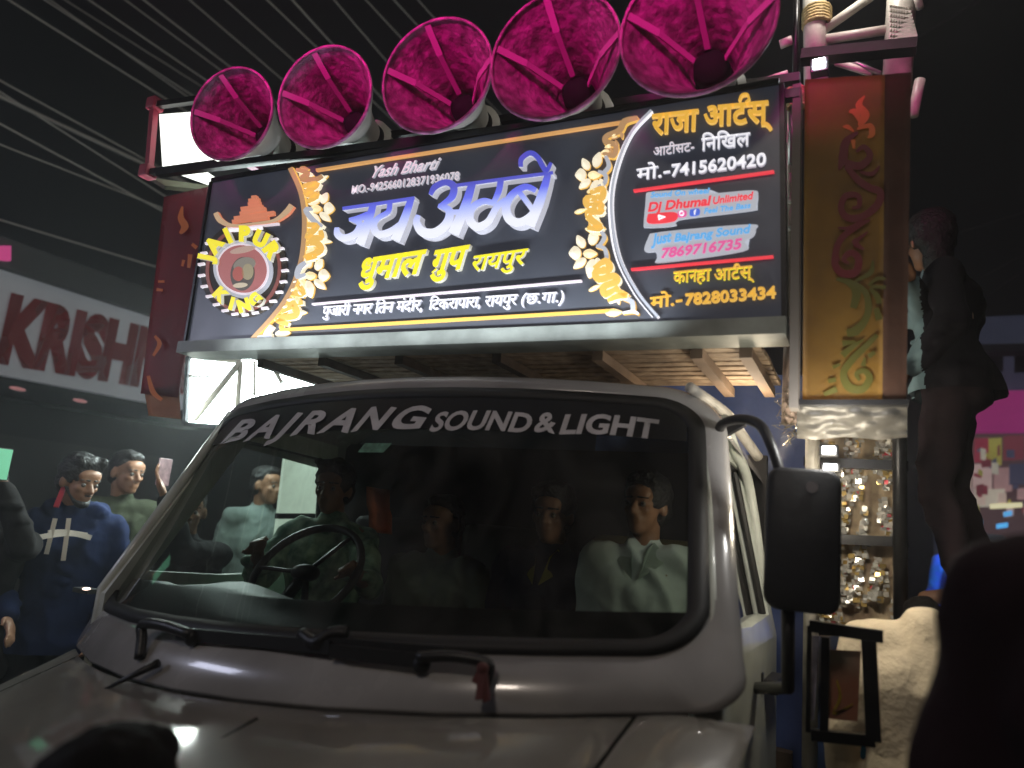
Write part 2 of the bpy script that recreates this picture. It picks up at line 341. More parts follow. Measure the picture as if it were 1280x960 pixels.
def flower(c, k=1, sx=1):
    x, y = c; k = k * 1.55; x += sx * 6
    for (a, b_, t1, t2, w) in ((-18, 4, -58, 8, 46), (-10, -12, -32, -52, 30), (12, -20, 30, -74, 34), (-4, 22, -44, 54, 28), (22, 24, 6, 86, 40), (30, 20, 50, 66, 24)):
        bm = B(); petal(bm, (x + sx * a * k / 4.36, y + b_ * k / 4.36), (x + sx * t1 * k / 4.36, y + t2 * k / 4.36), w * k / 4.36)
        obj('petal', bm, [CREAM, GOLD], sign, recalc=False)
    bm = B(); petal(bm, (x - sx * 12 * k / 4.36, y + 3), (x + sx * 34 * k / 4.36, y + 3), 30 * k / 4.36, d=.018); obj('petal', bm, [GOLD2, GOLD], sign, recalc=False)
def wiggle(a, b_, amp, w, nper, mats):
    a = Vector((*a, 0)); b_ = Vector((*b_, 0)); t = (b_ - a); nn = Vector((-t.y, t.x, 0)).normalized(); pts = []
    for i in range(nper * 4 + 1):
        q = a + t * (i / (nper * 4)) + nn * amp * math.sin(i * math.pi / 2); pts.append((q.x, q.y))
    strokes('scroll', [(pts, [w * (.6 + .4 * math.cos(i * 1.57) ** 2) for i in range(len(pts))])], mats, d=.012, n=4)
flower(G(150, 165)); flower(G(125, 590), 1.1)
for (p, w, m) in (([G(240, 60), G(300, 75), G(310, 20), G(260, 0), G(262, -30), G(330, -60), G(360, -110), G(430, -130)], [3, 5, 5, 6, 5, 6, 6, 4], COPPER),
                  ([G(255, 75), G(275, 130), G(250, 165)], [3, 4.5, 4], SILVER), ([G(215, 160), G(255, 180), G(250, 225), G(215, 245)], [3, 4, 4, 3], SILVER),
                  ([G(225, 480), G(250, 520), G(215, 575)], [3, 4.5, 3], SILVER), ([G(205, 565), G(250, 580), G(262, 630), G(240, 650)], [3, 4, 4, 3], SILVER),
                  ([G(350, 850), G(400, 870), G(405, 925)], [3, 5, 4], SILVER), ([G(350, 930), G(405, 922), G(436, 935)], [2, 3, 2], WHITE)):
    strokes('scroll', [(p, w)], [m, GOLD], d=.013, n=5, wk=1.35)
for (p, w) in (([G(175, 280), G(240, 260), G(235, 310), G(160, 310), G(165, 350), G(235, 345), G(225, 375)], 6),
               ([G(160, 470), G(230, 470), G(175, 420), G(170, 385), G(235, 380), G(225, 360)], 6),
               ([G(195, 690), G(260, 650), G(280, 695), G(205, 710), G(225, 750), G(300, 730), G(320, 760), G(250, 790), G(260, 830), G(330, 790)], 6),
               ([G(270, 865), G(330, 840), G(370, 835), G(300, 800)], 5)):
    strokes('scroll', [(p, [w * .6] + [w] * (len(p) - 2) + [w * .6])], [GOLD, CREAM], d=.016, n=5, wk=1.45)
for c, t, w in (((82, 380), (150, 360), 24), ((160, 805), (230, 770), 24), ((250, 925), (345, 920), 44), ((230, 65), (285, 85), 22), ((150, 270), (215, 235), 24), ((140, 465), (230, 500), 26), ((190, 690), (245, 640), 26)):
    bm = B(); petal(bm, G(*c), G(*t), w / 4.36); obj('petal', bm, [GOLD2, GOLD], sign, recalc=False)
def leaves(path, f, w, L_, mats):
    P = crom([(*f(*p), 0) for p in path], 3)
    for i, p in enumerate(P[:-1]):
        d = (P[i + 1] - p); 
        if d.length < .1: continue
        d.normalize(); nn = Vector((-d.y, d.x, 0)) * (1 if i % 2 else -1); t = p + (d * .75 + nn * .8) * L_
        bm = B(); petal(bm, (p.x - d.x * 2, p.y - d.y * 2), (t.x, t.y), w, d=.014 + .0006 * (i % 4)); obj('leaf', bm, mats[i % len(mats)], sign, recalc=False)
LM = [[GOLD2, GOLD], [CREAM, GOLD], [GOLD, CREAM]]
leaves([(330, -60), (290, 20), (262, 60)], G, 5.5, 9, [[COPPER, GOLD], [GOLD2, COPPER]])
leaves([(225, 250), (195, 300), (205, 345), (180, 385), (190, 430), (215, 470)], G, 6, 10, LM)
leaves([(235, 640), (225, 690), (245, 735), (270, 775), (305, 815), (350, 850)], G, 6.5, 11, LM)
# left column
def Hh(x, y): return (320 + x / 4.363, 210 + y / 4.363)
flower(Hh(375, 215), .95, -1); flower(Hh(345, 580), 1.0, -1)
for (p, w, m) in (([Hh(235, 20), Hh(300, 40), Hh(270, 70), Hh(340, 75), Hh(380, 55)], [3, 5, 6, 5, 4], COPPER),
                  ([Hh(275, 110), Hh(350, 100), Hh(290, 150), Hh(350, 160), Hh(300, 195)], [4, 6, 6, 6, 4], GOLD),
                  ([Hh(330, 235), Hh(290, 240), Hh(325, 290), Hh(380, 330)], [3, 5, 5, 3], SILVER),
                  ([Hh(295, 320), Hh(350, 330), Hh(300, 385), Hh(370, 390), Hh(370, 350)], [4, 6, 6, 6, 4], GOLD),
                  ([Hh(290, 425), Hh(350, 420), Hh(370, 460), Hh(290, 500), Hh(350, 490)], [4, 6, 6, 6, 4], GOLD),
                  ([Hh(290, 525), Hh(255, 555), Hh(245, 600), Hh(290, 590)], [4, 6, 5, 3], SILVER),
                  ([Hh(230, 620), Hh(270, 690), Hh(210, 690), Hh(195, 740), Hh(270, 740)], [4, 6, 6, 6, 4], GOLD),
                  ([Hh(150, 790), Hh(220, 760), Hh(230, 810), Hh(130, 830), Hh(190, 860)], [4, 6, 6, 6, 4], GOLD),
                  ([Hh(100, 865), Hh(75, 900), Hh(60, 935)], [4, 5, 4], SILVER), ([Hh(20, 930), Hh(100, 918)], [3, 4], SILVER)):
    strokes('scroll', [(p, w)], [m, CREAM], d=.014, n=5, wk=1.35)
for c, t, w in (((340, 400), (420, 405), 30), ((230, 790), (285, 790), 28), ((110, 910), (195, 900), 44), ((355, 70), (400, 45), 20), ((290, 200), (350, 190), 26)):
    bm = B(); petal(bm, Hh(*c), Hh(*t), w / 4.36); obj('petal', bm, [CREAM, GOLD], sign, recalc=False)
leaves([(250, 10), (290, 60), (310, 110), (310, 180)], Hh, 6, 10, [[COPPER, GOLD], [GOLD2, COPPER], [CREAM, GOLD]])
leaves([(330, 300), (315, 350), (330, 400), (325, 450), (300, 500)], Hh, 6.5, 11, LM)
leaves([(255, 610), (235, 660), (230, 710), (195, 760), (170, 810), (130, 860)], Hh, 6.5, 11, LM)
# round emblem
def E_(x, y): return (220 + x / 4, 200 + y / 4)
def disc(name, c, rx, ry, rot, m, d, w=None, y=-.0008, N=36):
    pts = []
    for k in range(N + 1):
        a = 2 * math.pi * k / N; x = rx * math.cos(a); yy = ry * math.sin(a)
        pts.append((c[0] + x * math.cos(rot) - yy * math.sin(rot), c[1] + x * math.sin(rot) + yy * math.cos(rot)))
    bm = B()
    if w: ribbon(bm, pts, w, d, n=1)
    else:
        f = []; k2 = []
        for p in pts[:-1]:
            s = sgn(*p); f.append(bm.verts.new((s.x, y - d, s.z))); k2.append(bm.verts.new((s.x, y, s.z)))
        bm.faces.new(f); 
        for k in range(N): bm.faces.new((f[k], k2[k], k2[(k + 1) % N], f[(k + 1) % N]))
    return obj(name, bm, [m, m], sign, recalc=False)
ec = E_(343, 550)
disc('emblem_ring', ec, 54, 60, .15, mat('dark_bronze', (.06, .045, .03), .5), .004)
disc('emblem_ring', ec, 45, 52, .15, MAROON, .006, 4)
disc('emblem_centre', ec, 38, 35.5, .6, SILVER, .008); disc('emblem_centre', ec, 33.5, 31.5, .6, PALEV, .010); disc('emblem_centre', ec, 31, 29, .6, emat('lit_rose', (.50, .17, .16), .62), .0115)
disc('emblem_figure', E_(345, 575), 15, 21, .1, emat('lit_dark_face', (.13, .11, .09), .5), .0125)
disc('emblem_figure', E_(355, 530), 14, 9, -.3, emat('lit_grey_green', (.30, .27, .22), .6), .0135)
disc('emblem_figure', E_(325, 575), 7, 9, .1, emat('lit_face_red', (.5, .13, .10), .6), .0145)
disc('emblem_figure', E_(372, 565), 7, 10, .1, emat('lit_face_buff', (.42, .36, .22), .6), .0145)
disc('emblem_figure', E_(345, 455), 16, 4, -.2, emat('lit_sand', (.62, .42, .34), .6), .0125)
disc('emblem_figure', E_(335, 632), 9, 3, -.1, emat('lit_buff', (.65, .55, .40), .7), .0145)
for i in range(22):
    a = R_(-62 + i * 14.2)
    if 208 < (-62 + i * 14.2) % 360 < 300: continue
    c = (ec[0] + 52 * math.cos(a + .12) , ec[1] + 57 * math.sin(a + .12))
    strokes('bulb', [([(c[0] - 3.8, c[1] + .6), (c[0] + 3.8, c[1] - .6)], 2.8)], [PALEV, WHITE], d=.010, n=2)
def arctext(s, c, rx, ry, a0, a1, h, m, flip=False):
    me_s = len(s)
    for i, ch in enumerate(s):
        a = R_(a0 + (a1 - a0) * i / (me_s - 1)); me = textmesh(ch, .08, 0, ext=.5); bmx = B(); bmx.from_mesh(me); bpy.data.meshes.remove(me)
        xs = [v.co.x for v in bmx.verts]; w = max(xs) - min(xs); mx = (max(xs) + min(xs)) / 2; k = h / .7
        cx_, cy_ = c[0] + rx * math.cos(a), c[1] + ry * math.sin(a)
        rot = math.atan2(ry * math.cos(a) * (1 if a1 > a0 else -1), -rx * math.sin(a) * (1 if a1 > a0 else -1)) - .12
        for v in bmx.verts:
            x = (v.co.x - mx) * k * 1.0; yv = -(v.co.y - .0) * k; fr = v.co.z > 0
            q = (cx_ + x * math.cos(rot) - yv * math.sin(rot), cy_ + x * math.sin(rot) + yv * math.cos(rot)); s3 = sgn(*q)
            v.co = Vector((s3.x, -.001 - (.02 if fr else 0), s3.z))
        for f in bmx.faces: f.normal_update(); f.material_index = 0 if abs(f.normal.y) > .5 else 1
        obj('emblem_letter', bmx, [YEL, GREYY], sign, recalc=False)
arctext('JAIPUR', ec, 37.5, 35, -163, -29, 17, YEL)
arctext('KING', ec, 42, 53, 134, 56, 14, YEL)
for p, w in (([E_(210, 270), E_(235, 310), E_(300, 335), E_(400, 325), E_(500, 310), E_(560, 270), E_(590, 232)], [6, 7, 4, 3, 4, 7, 7]),):
    strokes('crown', [(p, w)], [emat('lit_tan', (.62, .42, .25), .75), SALMON], d=.01, n=5)
for k, (x0, x1, y0, y1, m) in enumerate(((250, 520, 348, 322, PALEV), (260, 520, 338, 312, COPPER), (290, 470, 315, 290, SALMON), (300, 500, 298, 270, SALMON), (330, 455, 275, 250, SALMON), (335, 440, 252, 238, SALMON), (372, 430, 230, 222, SALMON), (375, 425, 212, 205, SALMON), (390, 415, 197, 194, SALMON), (255, 440, 360, 345, WHITE))):
    line('crown_band', E_(x0, y0), E_(x1, y1), 3.0 if k in (0, 1, 9) else 5.2, m, .006 + k * .0006)
# round-cornered sticker logos
def blob(name, pts, m, d, y=-.0008):
    P = crom([(p[0], p[1], 0) for p in pts + pts[:1]], 5)[:-1]; bm = B(); f = []; k2 = []
    for p in P: s = sgn(p.x, p.y); f.append(bm.verts.new((s.x, y - d, s.z))); k2.append(bm.verts.new((s.x, y, s.z)))
    fc = bm.faces.new(f)
    for k in range(len(P)): bm.faces.new((f[k], k2[k], k2[(k + 1) % len(P)], f[(k + 1) % len(P)]))
    bmesh.ops.triangulate(bm, faces=[fc]); return obj(name, bm, m, sign)
def S4(x, y): return (720 + x / 4.571, 200 + y / 4.571)
blob('logo_backing', [S4(*p) for p in ((405, 205), (440, 185), (750, 172), (780, 195), (1010, 178), (1042, 205), (1030, 275), (1000, 295), (600, 345), (570, 380), (410, 390), (390, 365))], SILVER, .005)
blob('logo_backing', [S4(*p) for p in ((425, 425), (580, 405), (1000, 372), (1028, 400), (1015, 440), (965, 470), (955, 525), (500, 590), (465, 570), (480, 530), (405, 530), (395, 500))], SILVER, .005)
def slog(s, a, b_, h, m, off=.02, d=.008, sh=.15): return signtext('logo_lettering', s, S4(*a), S4(*b_), h, m, d, off, sh)
slog('Sound On wheel', (430, 220), (765, 195), 6.5, BLUE); slog('Dj Dhumal', (415, 300), (775, 262), 11, REDL, .03); slog('Unlimited', (785, 258), (1015, 228), 9, REDL, .02)
slog('Feel The Bass', (735, 312), (1000, 278), 6.5, BLUE); slog('Just', (435, 490), (548, 470), 13, BLUE, .03); slog('Bajrang Sound', (565, 472), (1000, 420), 10, BLUE, .03)
slog('7869716735', (490, 565), (950, 510), 12, PINK, .03)
blob('logo_icon', [S4(*p) for p in ((415, 315), (570, 305), (565, 355), (420, 368))], REDL, .0075)
strokes('logo_icon', [([S4(478, 326), S4(512, 333), S4(478, 346), S4(478, 326)], 2)], [WHITE, WHITE], d=.009, n=1)
blob('logo_icon', [S4(*p) for p in ((585, 300), (630, 294), (632, 326), (588, 332))], PINK, .0075)
disc('logo_icon', S4(608, 313), 2.6, 2.6, 0, WHITE, .009, .9)
blob('logo_icon', [S4(*p) for p in ((655, 290), (705, 284), (706, 318), (656, 325))], emat('lit_icon_blue', (.08, .16, .7), .8), .0075)
signtext('logo_icon', 'f', S4(676, 320), S4(690, 318), 6, WHITE, .009, .03)

# ------------------------------------------------------------------ slatted deck behind the sign
deck = thing('slatted_deck', 'wooden slatted deck carried over the cab roof behind the black sign', 'platform', (1.15, .35, 2.1))
for k in range(9):
    y = .135 + k * .062; bm = B(); box(bm, (.22, y, 2.135), (2.23, y + .046, 2.153)); bevel(bm, .002, 1)
    for v in bm.verts: v.co.z += .003 * math.sin(v.co.x * 5 + k) - .012 * (v.co.x - 1.2); v.co.y += .003 * math.sin(v.co.x * 3.1 + k * 2)
    obj('slat', bm, wood, deck)
for x in (.30, .62, .98, 1.38, 1.74, 2.05, 2.19):
    bm = B(); bar(bm, (x, .12, 2.115 - .012 * (x - 1.2)), (x, .70, 2.115 - .012 * (x - 1.2)), .035, .032); obj('beam', bm, darkwood if x < 1.5 else mat('lit_beam_brown', (.26, .18, .12), .7, var=.4), deck)  # right-hand beams are coloured paler for the warm light falling there
# ------------------------------------------------------------------ horns
rail = thing('horn_rail', 'black angle-iron rail under the row of magenta horns', 'rail', (1.15, 0, 2.95))
def pt(px, py, y): return at(px, py, 'Y', y)
rails = [((198, 217, .02), (1000, 118, .02), .03), ((240, 205, .20), (1000, 98, .20), .03)]
for a, b_, w in rails:
    bm = B(); bar(bm, pt(*a), pt(*b_), w, .028); obj('rail_bar', bm, blackmetal, rail)
for k, px in enumerate((300, 410, 505, 610, 730, 850, 960)):
    py = 217 - (px - 198) * .1235; a = pt(px, py - 3, .02); bm = B(); bar(bm, a, a + Vector((0, .24, .03)), .04, .012)
    obj('cross_plate', bm, whitetube if k % 2 else mat('magenta_plate', (.5, .05, .2), .5), rail)
hornm = mat('horn_bell_tint', (.46, .12, .32), .45, vs=26, bump=1., bs=34, col2=(.14, .035, .09))  # part of the magenta light is put into the bell colour
strapm = mat('horn_strap', (.48, .15, .34), .45); hornback = mat('horn_back_grey', (.42, .42, .38), .5, var=.3, vs=7)
horns = [((289, 142), 57, 'leftmost'), ((405, 121), 63, 'second from the left'), ((545, 94), 72, 'middle'), ((692, 68), 82, 'second from the right'), ((870, 28), 93, 'rightmost')]
HD = [-.22, -.2, -.2, -.2, -.2]
for i, ((px, py), rpx, wh) in enumerate(horns):
    c = pt(px, py, HD[i]); dep = (RM.transposed() @ (c - CP)).z; R = rpx * dep / FPX * 1.03
    lab = {0: 'leftmost magenta-lit horn loudspeaker, beside the white lit panel', 1: 'second magenta-lit horn loudspeaker from the left', 2: 'middle magenta-lit horn loudspeaker over the blue Hindi title',
           3: 'fourth magenta-lit horn loudspeaker from the left', 4: 'rightmost and largest-looking magenta-lit horn loudspeaker, beside the white poles'}[i]
    t = thing('horn_loudspeaker', lab, 'loudspeaker', c, 'horn loudspeakers in a row above the sign')
    rot = Matrix.Rotation(R_((10, 9, 6, 3, 1)[i]), 3, 'Z') @ Matrix.Rotation(R_((7, 7, 5, 4, 3)[i]), 3, 'X')
    def T(p): return c + rot @ Vector(p)
    prof = [(R * 1.0, -.0), (R * .985, .006), (R * .93, .022), (R * .84, .052), (R * .72, .09), (R * .58, .135), (R * .44, .19), (R * .34, .25), (R * .26, .32)]
    bm = B(); rr = []
    sp = [(prof[k][0] - .0, prof[k][1]) for k in range(len(prof))]; outer = [(r_ + .006, y_ + .008) for r_, y_ in prof]
    N = 48; seq = sp[::-1] + [(R * 1.02, -.004), (R * 1.03, .006)] + outer[1:]
    for r_, y_ in seq: rr.append([bm.verts.new(T((r_ * math.cos(2 * math.pi * k / N), y_, r_ * math.sin(2 * math.pi * k / N)))) for k in range(N)])
    for a in range(len(rr) - 1):
        for k in range(N): bm.faces.new((rr[a][k], rr[a][(k + 1) % N], rr[a + 1][(k + 1) % N], rr[a + 1][k]))
    for f in bm.faces: f.material_index = 0
    me = obj('bell', bm, [hornm, hornback], t, True)
    nf = N * (len(sp))
    for p in me.data.polygons: p.material_index = 0 if p.index < nf + N else 1
    bm = B(); tube(bm, [T((R * 1.01 * math.cos(2 * math.pi * k / 48), 0, R * 1.01 * math.sin(2 * math.pi * k / 48))) for k in range(49)], .006, 6, False); obj('rim', bm, hornm, t, True)
    bm = B(); tube(bm, [T((0, .212, 0)), T((0, .214, 0)), T((0, .26, 0))], [.001, R * .23, R * .27], 24); tube(bm, [T((0, .30, 0)), T((0, .38, 0))], R * .3, 24); obj('driver', bm, mat('driver_black', (.008, .006, .007), .85, spec=.1), t, True)
    for a in (R_(172 - 3 * i), R_(112 - 4 * i), R_(8))[:2 if i < 2 else 3]:
        if i < 2 and a < .3: a = R_(28)
        ca, sa = math.cos(a), math.sin(a)
        q0, q1 = T((R * .985 * ca, .004, R * .985 * sa)), T((R * .23 * ca, .205, R * .23 * sa)); mid = T((R * .62 * ca, .075, R * .62 * sa))
        bm = B(); 
        nrm = rot @ Vector((0, -1, 0))
        bar(bm, q0, mid, .022, .006, nrm); bar(bm, mid, q1, .018, .006, nrm); obj('strap', bm, strapm, t)
    bm = B(); tube(bm, [T((0, .36, 0)), T((0, .44, 0))], R * .42, 20); obj('motor_housing', bm, hornback, t, True)
    bm = B(); bar(bm, T((0, .34, -R * .35)), T((0, .36, -R * .9)), .05, .01); obj('mount', bm, blackmetal, t)

# ------------------------------------------------------------------ left side: white panels made to glow, banner, truss
def boxq(bm, A, Bq, C_, D, thick):
    v = [Vector(p) for p in (A, Bq, C_, D)]; nn = (v[1] - v[0]).cross(v[3] - v[0]).normalized() * thick
    f = [bm.verts.new(p) for p in v]; k = [bm.verts.new(p + nn) for p in v]
    bm.faces.new(f); bm.faces.new(k[::-1])
    for i in range(4): bm.faces.new((f[i], f[(i + 1) % 4], k[(i + 1) % 4], k[i]))
litpanel = mat('glowing_white_panel', (.8, .8, .76), .6, emit=(.86, .90, .82), es=2.2, var=.1, vs=5)  # white panels lit by the rig; that light is put into emission
lb = thing('white_side_panel', 'white panel made to glow at the far left end of the horn row', 'glowing panel', pt(200, 212, .05))
bm = B(); boxq(bm, pt(199, 143, .06), pt(239, 140, .06), pt(276, 205, .06), pt(203, 208, .06), .01); obj('glowing_face', bm, litpanel, lb)
bm = B(); a = pt(212, 214, .04); boxq(bm, pt(212, 214, .04), pt(250, 211, .04), pt(276, 229, .10), pt(262, 232, .10), .01); obj('lower_glowing_face', bm, litpanel, lb)
redf = mat('red_painted_frame', (.38, .03, .07), .5, var=.3, vs=12)
for a, b_ in (((193, 132), (186, 216)), ((193, 132), (268, 122)), ((186, 216), (270, 205))):
    bm = B(); bar(bm, pt(*a, .03), pt(*b_, .03), .028, .028); obj('frame_bar', bm, redf if b_[0] == 186 else blackmetal, lb)
for c in ((194, 131), (185, 215)):
    bm = B(); p = pt(*c, .03); box(bm, p - Vector((.03, .03, .03)), p + Vector((.03, .03, .03))); bevel(bm, .008); obj('corner_block', bm, redf, lb)
bm = B(); boxq(bm, pt(206, 232, .1), pt(190, 222, .1), pt(262, 232, .25), pt(266, 238, .25), .02); obj('under_board', bm, mat('olive_board', (.16, .17, .12), .7), lb)

def bannermat(name, base, base2):
    return cloth(name, base, base2, vs=2.5, bump=.25, bs=9, rough=.7)
orn_red = mat('ornament_red', (.16, .008, .014), .6); orn_green = mat('ornament_green', (.11, .10, .010), .6); orn_or = mat('ornament_orange', (.80, .20, .03), .6)
def plane_ribbon(bm, f3, pts, wid, n=5, lift=.0):
    """flat ornament: f3 maps banner coordinates (0..1, 0..1) to space, widths in banner widths"""
    P = crom([(p[0], p[1], 0) for p in pts], n); ws = wid if isinstance(wid, (list, tuple)) else [wid] * len(pts); lf = []; rt = []
    for i, p in enumerate(P):
        t = (P[min(i + 1, len(P) - 1)] - P[max(i - 1, 0)]).normalized(); j = i / n
        w = ws[min(int(j), len(ws) - 1)] * (1 - j % 1) + ws[min(int(j) + 1, len(ws) - 1)] * (j % 1)
        nn = Vector((-t.y, t.x, 0)) * w / 2; lf.append(bm.verts.new(f3(p.x + nn.x, p.y + nn.y))); rt.append(bm.verts.new(f3(p.x - nn.x, p.y - nn.y)))
    for i in range(len(P) - 1): bm.faces.new((lf[i], rt[i], rt[i + 1], lf[i + 1]))
# ---- right banner (measured in photo pixels on its own plane Y = .06)
ban = thing('cloth_banner', 'tall gold cloth banner with red and green scrolls hanging right of the sign', 'banner', pt(1068, 500, .06), 'scroll banners at the ends of the sign')
BY = .06
def bsheet(name, cor, m, parent, y0, nx=14, nz=40, amp=.0012, thick=.004):
    bm = B(); g = []
    for j in range(nz + 1):
        row = []
        for i in range(nx + 1):
            u, v = i / nx, j / nz; a = (cor[0][0] + (cor[1][0] - cor[0][0]) * u, cor[0][1] + (cor[1][1] - cor[0][1]) * u); c = (cor[3][0] + (cor[2][0] - cor[3][0]) * u, cor[3][1] + (cor[2][1] - cor[3][1]) * u)
            p = at(a[0] + (c[0] - a[0]) * v, a[1] + (c[1] - a[1]) * v, 'Y', y0)
            p.y += amp * (math.sin(v * 17 + u * 3) * .5 + math.sin(u * 9 + v * 5)); row.append(bm.verts.new(p))
        g.append(row)
    for j in range(nz):
        for i in range(nx): bm.faces.new((g[j][i], g[j][i + 1], g[j + 1][i + 1], g[j + 1][i]))
    bmesh.ops.solidify(bm, geom=bm.faces[:], thickness=thick); return obj(name, bm, m, parent, True)
goldc = mat('gold_cloth', (.46, .27, .05), .6, var=.35, vs=4, col2=(.27, .15, .035), bump=.3, bs=8)
bsheet('cloth', [(1006, 99), (1106, 93), (1103, 503), (1003, 503)], goldc, ban, BY)
bsheet('side_strip', [(1106, 93), (1139, 90), (1133, 503), (1103, 503)], cloth('brown_strip', (.16, .08, .05)), ban, BY - .002, 4)
bm = B(); bar(bm, pt(997, 112, .04), pt(993, 512, .04), .022, .06, (0, 1, 0)); obj('edge_post', bm, mat('grey_brown_post', (.20, .18, .16), .6), ban)
bm = B(); bar(bm, pt(998, 504, .045), pt(1136, 504, .045), .03, .014); obj('hem_bar', bm, blackp, ban)
def f_ban(x, y): p = at(x, y, 'Y', BY - .0045); return p
def Q1(x, y): return (980 + x / 4, 90 + y / 4)
def Q2(x, y): return (980 + x / 3.694, 300 + y / 3.694)
def orn(name, items, m, f3, parent):
    for k, (p, w) in enumerate(items):
        bm = B(); dz = .0004 * k
        plane_ribbon(bm, lambda a, b_: f3(a, b_) - Vector((0, dz, 0)), p, w, 6); obj(name, bm, m, parent)
orn('flame', [([Q1(405, 118), Q1(375, 165), Q1(405, 215), Q1(375, 270)], [1, 9, 12, 5]), ([Q1(325, 200), Q1(355, 200), Q1(380, 250)], [3, 9, 3]), ([Q1(295, 275), Q1(320, 275), Q1(350, 300)], [2, 6, 2]), ([Q1(365, 285), Q1(430, 270), Q1(440, 310), Q1(420, 330)], [3, 7, 8, 2]), ([Q1(345, 340), Q1(350, 385)], [6, 3])], orn_or, f_ban, ban)
orn('scroll', [([Q1(370, 300), Q1(310, 350), Q1(295, 430), Q1(275, 490)], [3, 10, 12, 2]), ([Q1(300, 450), Q1(380, 470), Q1(430, 420), Q1(400, 375), Q1(360, 400)], [8, 10, 8, 7, 3]),
    ([Q1(310, 470), Q1(370, 540), Q1(430, 580), Q1(480, 600), Q1(470, 660), Q1(400, 720), Q1(320, 730), Q1(285, 680), Q1(310, 620), Q1(370, 620), Q1(375, 670), Q1(340, 680)], [7, 9, 9, 9, 10, 9, 9, 8, 8, 7, 6, 3]),
    ([Q1(380, 500), Q1(440, 510), Q1(480, 470)], [3, 6, 2]), ([Q1(430, 740), Q1(370, 770), Q1(290, 830), Q1(260, 900), Q1(270, 950)], [3, 7, 8, 8, 6]), ([Q1(270, 780), Q1(330, 780), Q1(390, 740)], [2, 5, 3]), ([Q1(420, 800), Q1(360, 850), Q1(360, 880)], [2, 6, 3]),
    ([Q2(240, 20), Q2(235, 110), Q2(270, 155), Q2(330, 150), Q2(345, 90), Q2(310, 60), Q2(275, 90), Q2(300, 110)], [4, 9, 10, 10, 9, 8, 6, 3]), ([Q2(320, 0), Q2(345, 30), Q2(370, 45)], [7, 6, 2])], orn_red, f_ban, ban)
orn('scroll', [([Q2(240, 180), Q2(300, 195), Q2(335, 240), Q2(320, 315)], [3, 9, 12, 8]), ([Q2(320, 195), Q2(375, 240), Q2(390, 310), Q2(375, 370), Q2(330, 420), Q2(290, 430)], [4, 8, 9, 9, 12, 9]),
    ([Q2(330, 190), Q2(400, 150), Q2(410, 95)], [3, 7, 2]), ([Q2(390, 210), Q2(430, 180), Q2(470, 180)], [3, 5, 3]), ([Q2(400, 215), Q2(470, 220)], [4, 5]), ([Q2(395, 225), Q2(430, 260), Q2(440, 295)], [3, 8, 7]), ([Q2(425, 315), Q2(440, 370)], [7, 9]),
    ([Q2(430, 440), Q2(380, 490), Q2(310, 560), Q2(275, 620), Q2(300, 680), Q2(360, 690), Q2(395, 640), Q2(370, 605), Q2(335, 620), Q2(350, 650)], [5, 8, 9, 9, 11, 10, 9, 7, 6, 4]),
    ([Q2(270, 480), Q2(330, 470)], [8, 3]), ([Q2(270, 535), Q2(310, 500), Q2(370, 460)], [9, 7, 2]), ([Q2(225, 590), Q2(260, 575)], [5, 3]), ([Q2(205, 655), Q2(240, 645)], [5, 6]), ([Q2(185, 715), Q2(245, 690)], [5, 8]), ([Q2(365, 585), Q2(375, 545)], [7, 3]), ([Q2(390, 540), Q2(420, 520)], [6, 5])], orn_green, f_ban, ban)
# ---- left banner
lban = thing('cloth_banner', 'narrow maroon cloth banner with orange scrolls hanging left of the sign', 'banner', pt(210, 500, .12), 'scroll banners at the ends of the sign')
bsheet('cloth', [(205, 246), (266, 232), (222, 497), (176, 492)], mat('maroon_cloth', (.17, .018, .035), .6, var=.3, vs=4, bump=.3, bs=8), lban, .12, 8, 24)
bsheet('lower_cloth', [(180, 490), (224, 480), (226, 524), (186, 520)], mat('brown_cloth', (.25, .12, .07), .6, var=.3, vs=4, bump=.3, bs=8), lban, .13, 6, 12)
fl = lambda x, y: at(x, y, 'Y', .105)
orn('flame', [([(228, 258), (226, 272), (231, 283), (225, 292)], [2, 8, 10, 3]), ([(240, 305), (246, 310)], [4, 5]), ([(238, 318), (236, 335)], [6, 4]), ([(230, 325), (228, 333)], [4, 3]), ([(198, 352), (206, 352)], [3, 3]), ([(196, 362), (204, 363)], [4, 3]), ([(194, 420), (200, 430), (192, 445)], [3, 6, 3]), ([(186, 470), (192, 490), (203, 500)], [4, 7, 4])], orn_or, fl, lban)
# ---- truss legs and a white surface made to glow at the left
tr = thing('rig_truss', 'white tubular rig truss behind the cab on the left side', 'truss', (-.3, .9, 1.0))
for a, b_, r in (((243, 524, .5), (301, 452, .7), .016), ((301, 452, .7), (242, 446, .6), .013), ((236, 470, .7), (262, 470, .75), .008), ((301, 452, .7), (296, 520, .7), .014), ((333, 445, .8), (352, 478, .8), .012), ((318, 452, .9), (318, 500, .9), .010), ((300, 440, .7), (345, 452, .8), .016)):
    bm = B(); tube(bm, [pt(*a), pt(*b_)], r, 10); obj('tube', bm, whitetube, tr, True)
fd = thing('glow_panel', 'glaring white surface made to glow left of the cab under the sign', 'glow_panel', pt(270, 500, 1.2))
fm = mat('glowing_white_sheet', (.8, .8, .8), .5, emit=(.80, .95, .93), es=26)  # lit white surface, not a lamp; its brightness is put into emission
bm = B(); boxq(bm, pt(238, 448, 1.2), pt(420, 448, 1.2), pt(420, 545, 1.2), pt(234, 528, 1.2), .02); obj('glowing_face', bm, fm, fd)
bm = B()
for a, b_ in (((236, 446), (421, 446)), ((421, 446), (421, 547)), ((421, 547), (232, 530)), ((232, 530), (236, 446))): bar(bm, pt(*a, 1.19), pt(*b_, 1.19), .03, .03)
obj('housing', bm, blackmetal, fd)
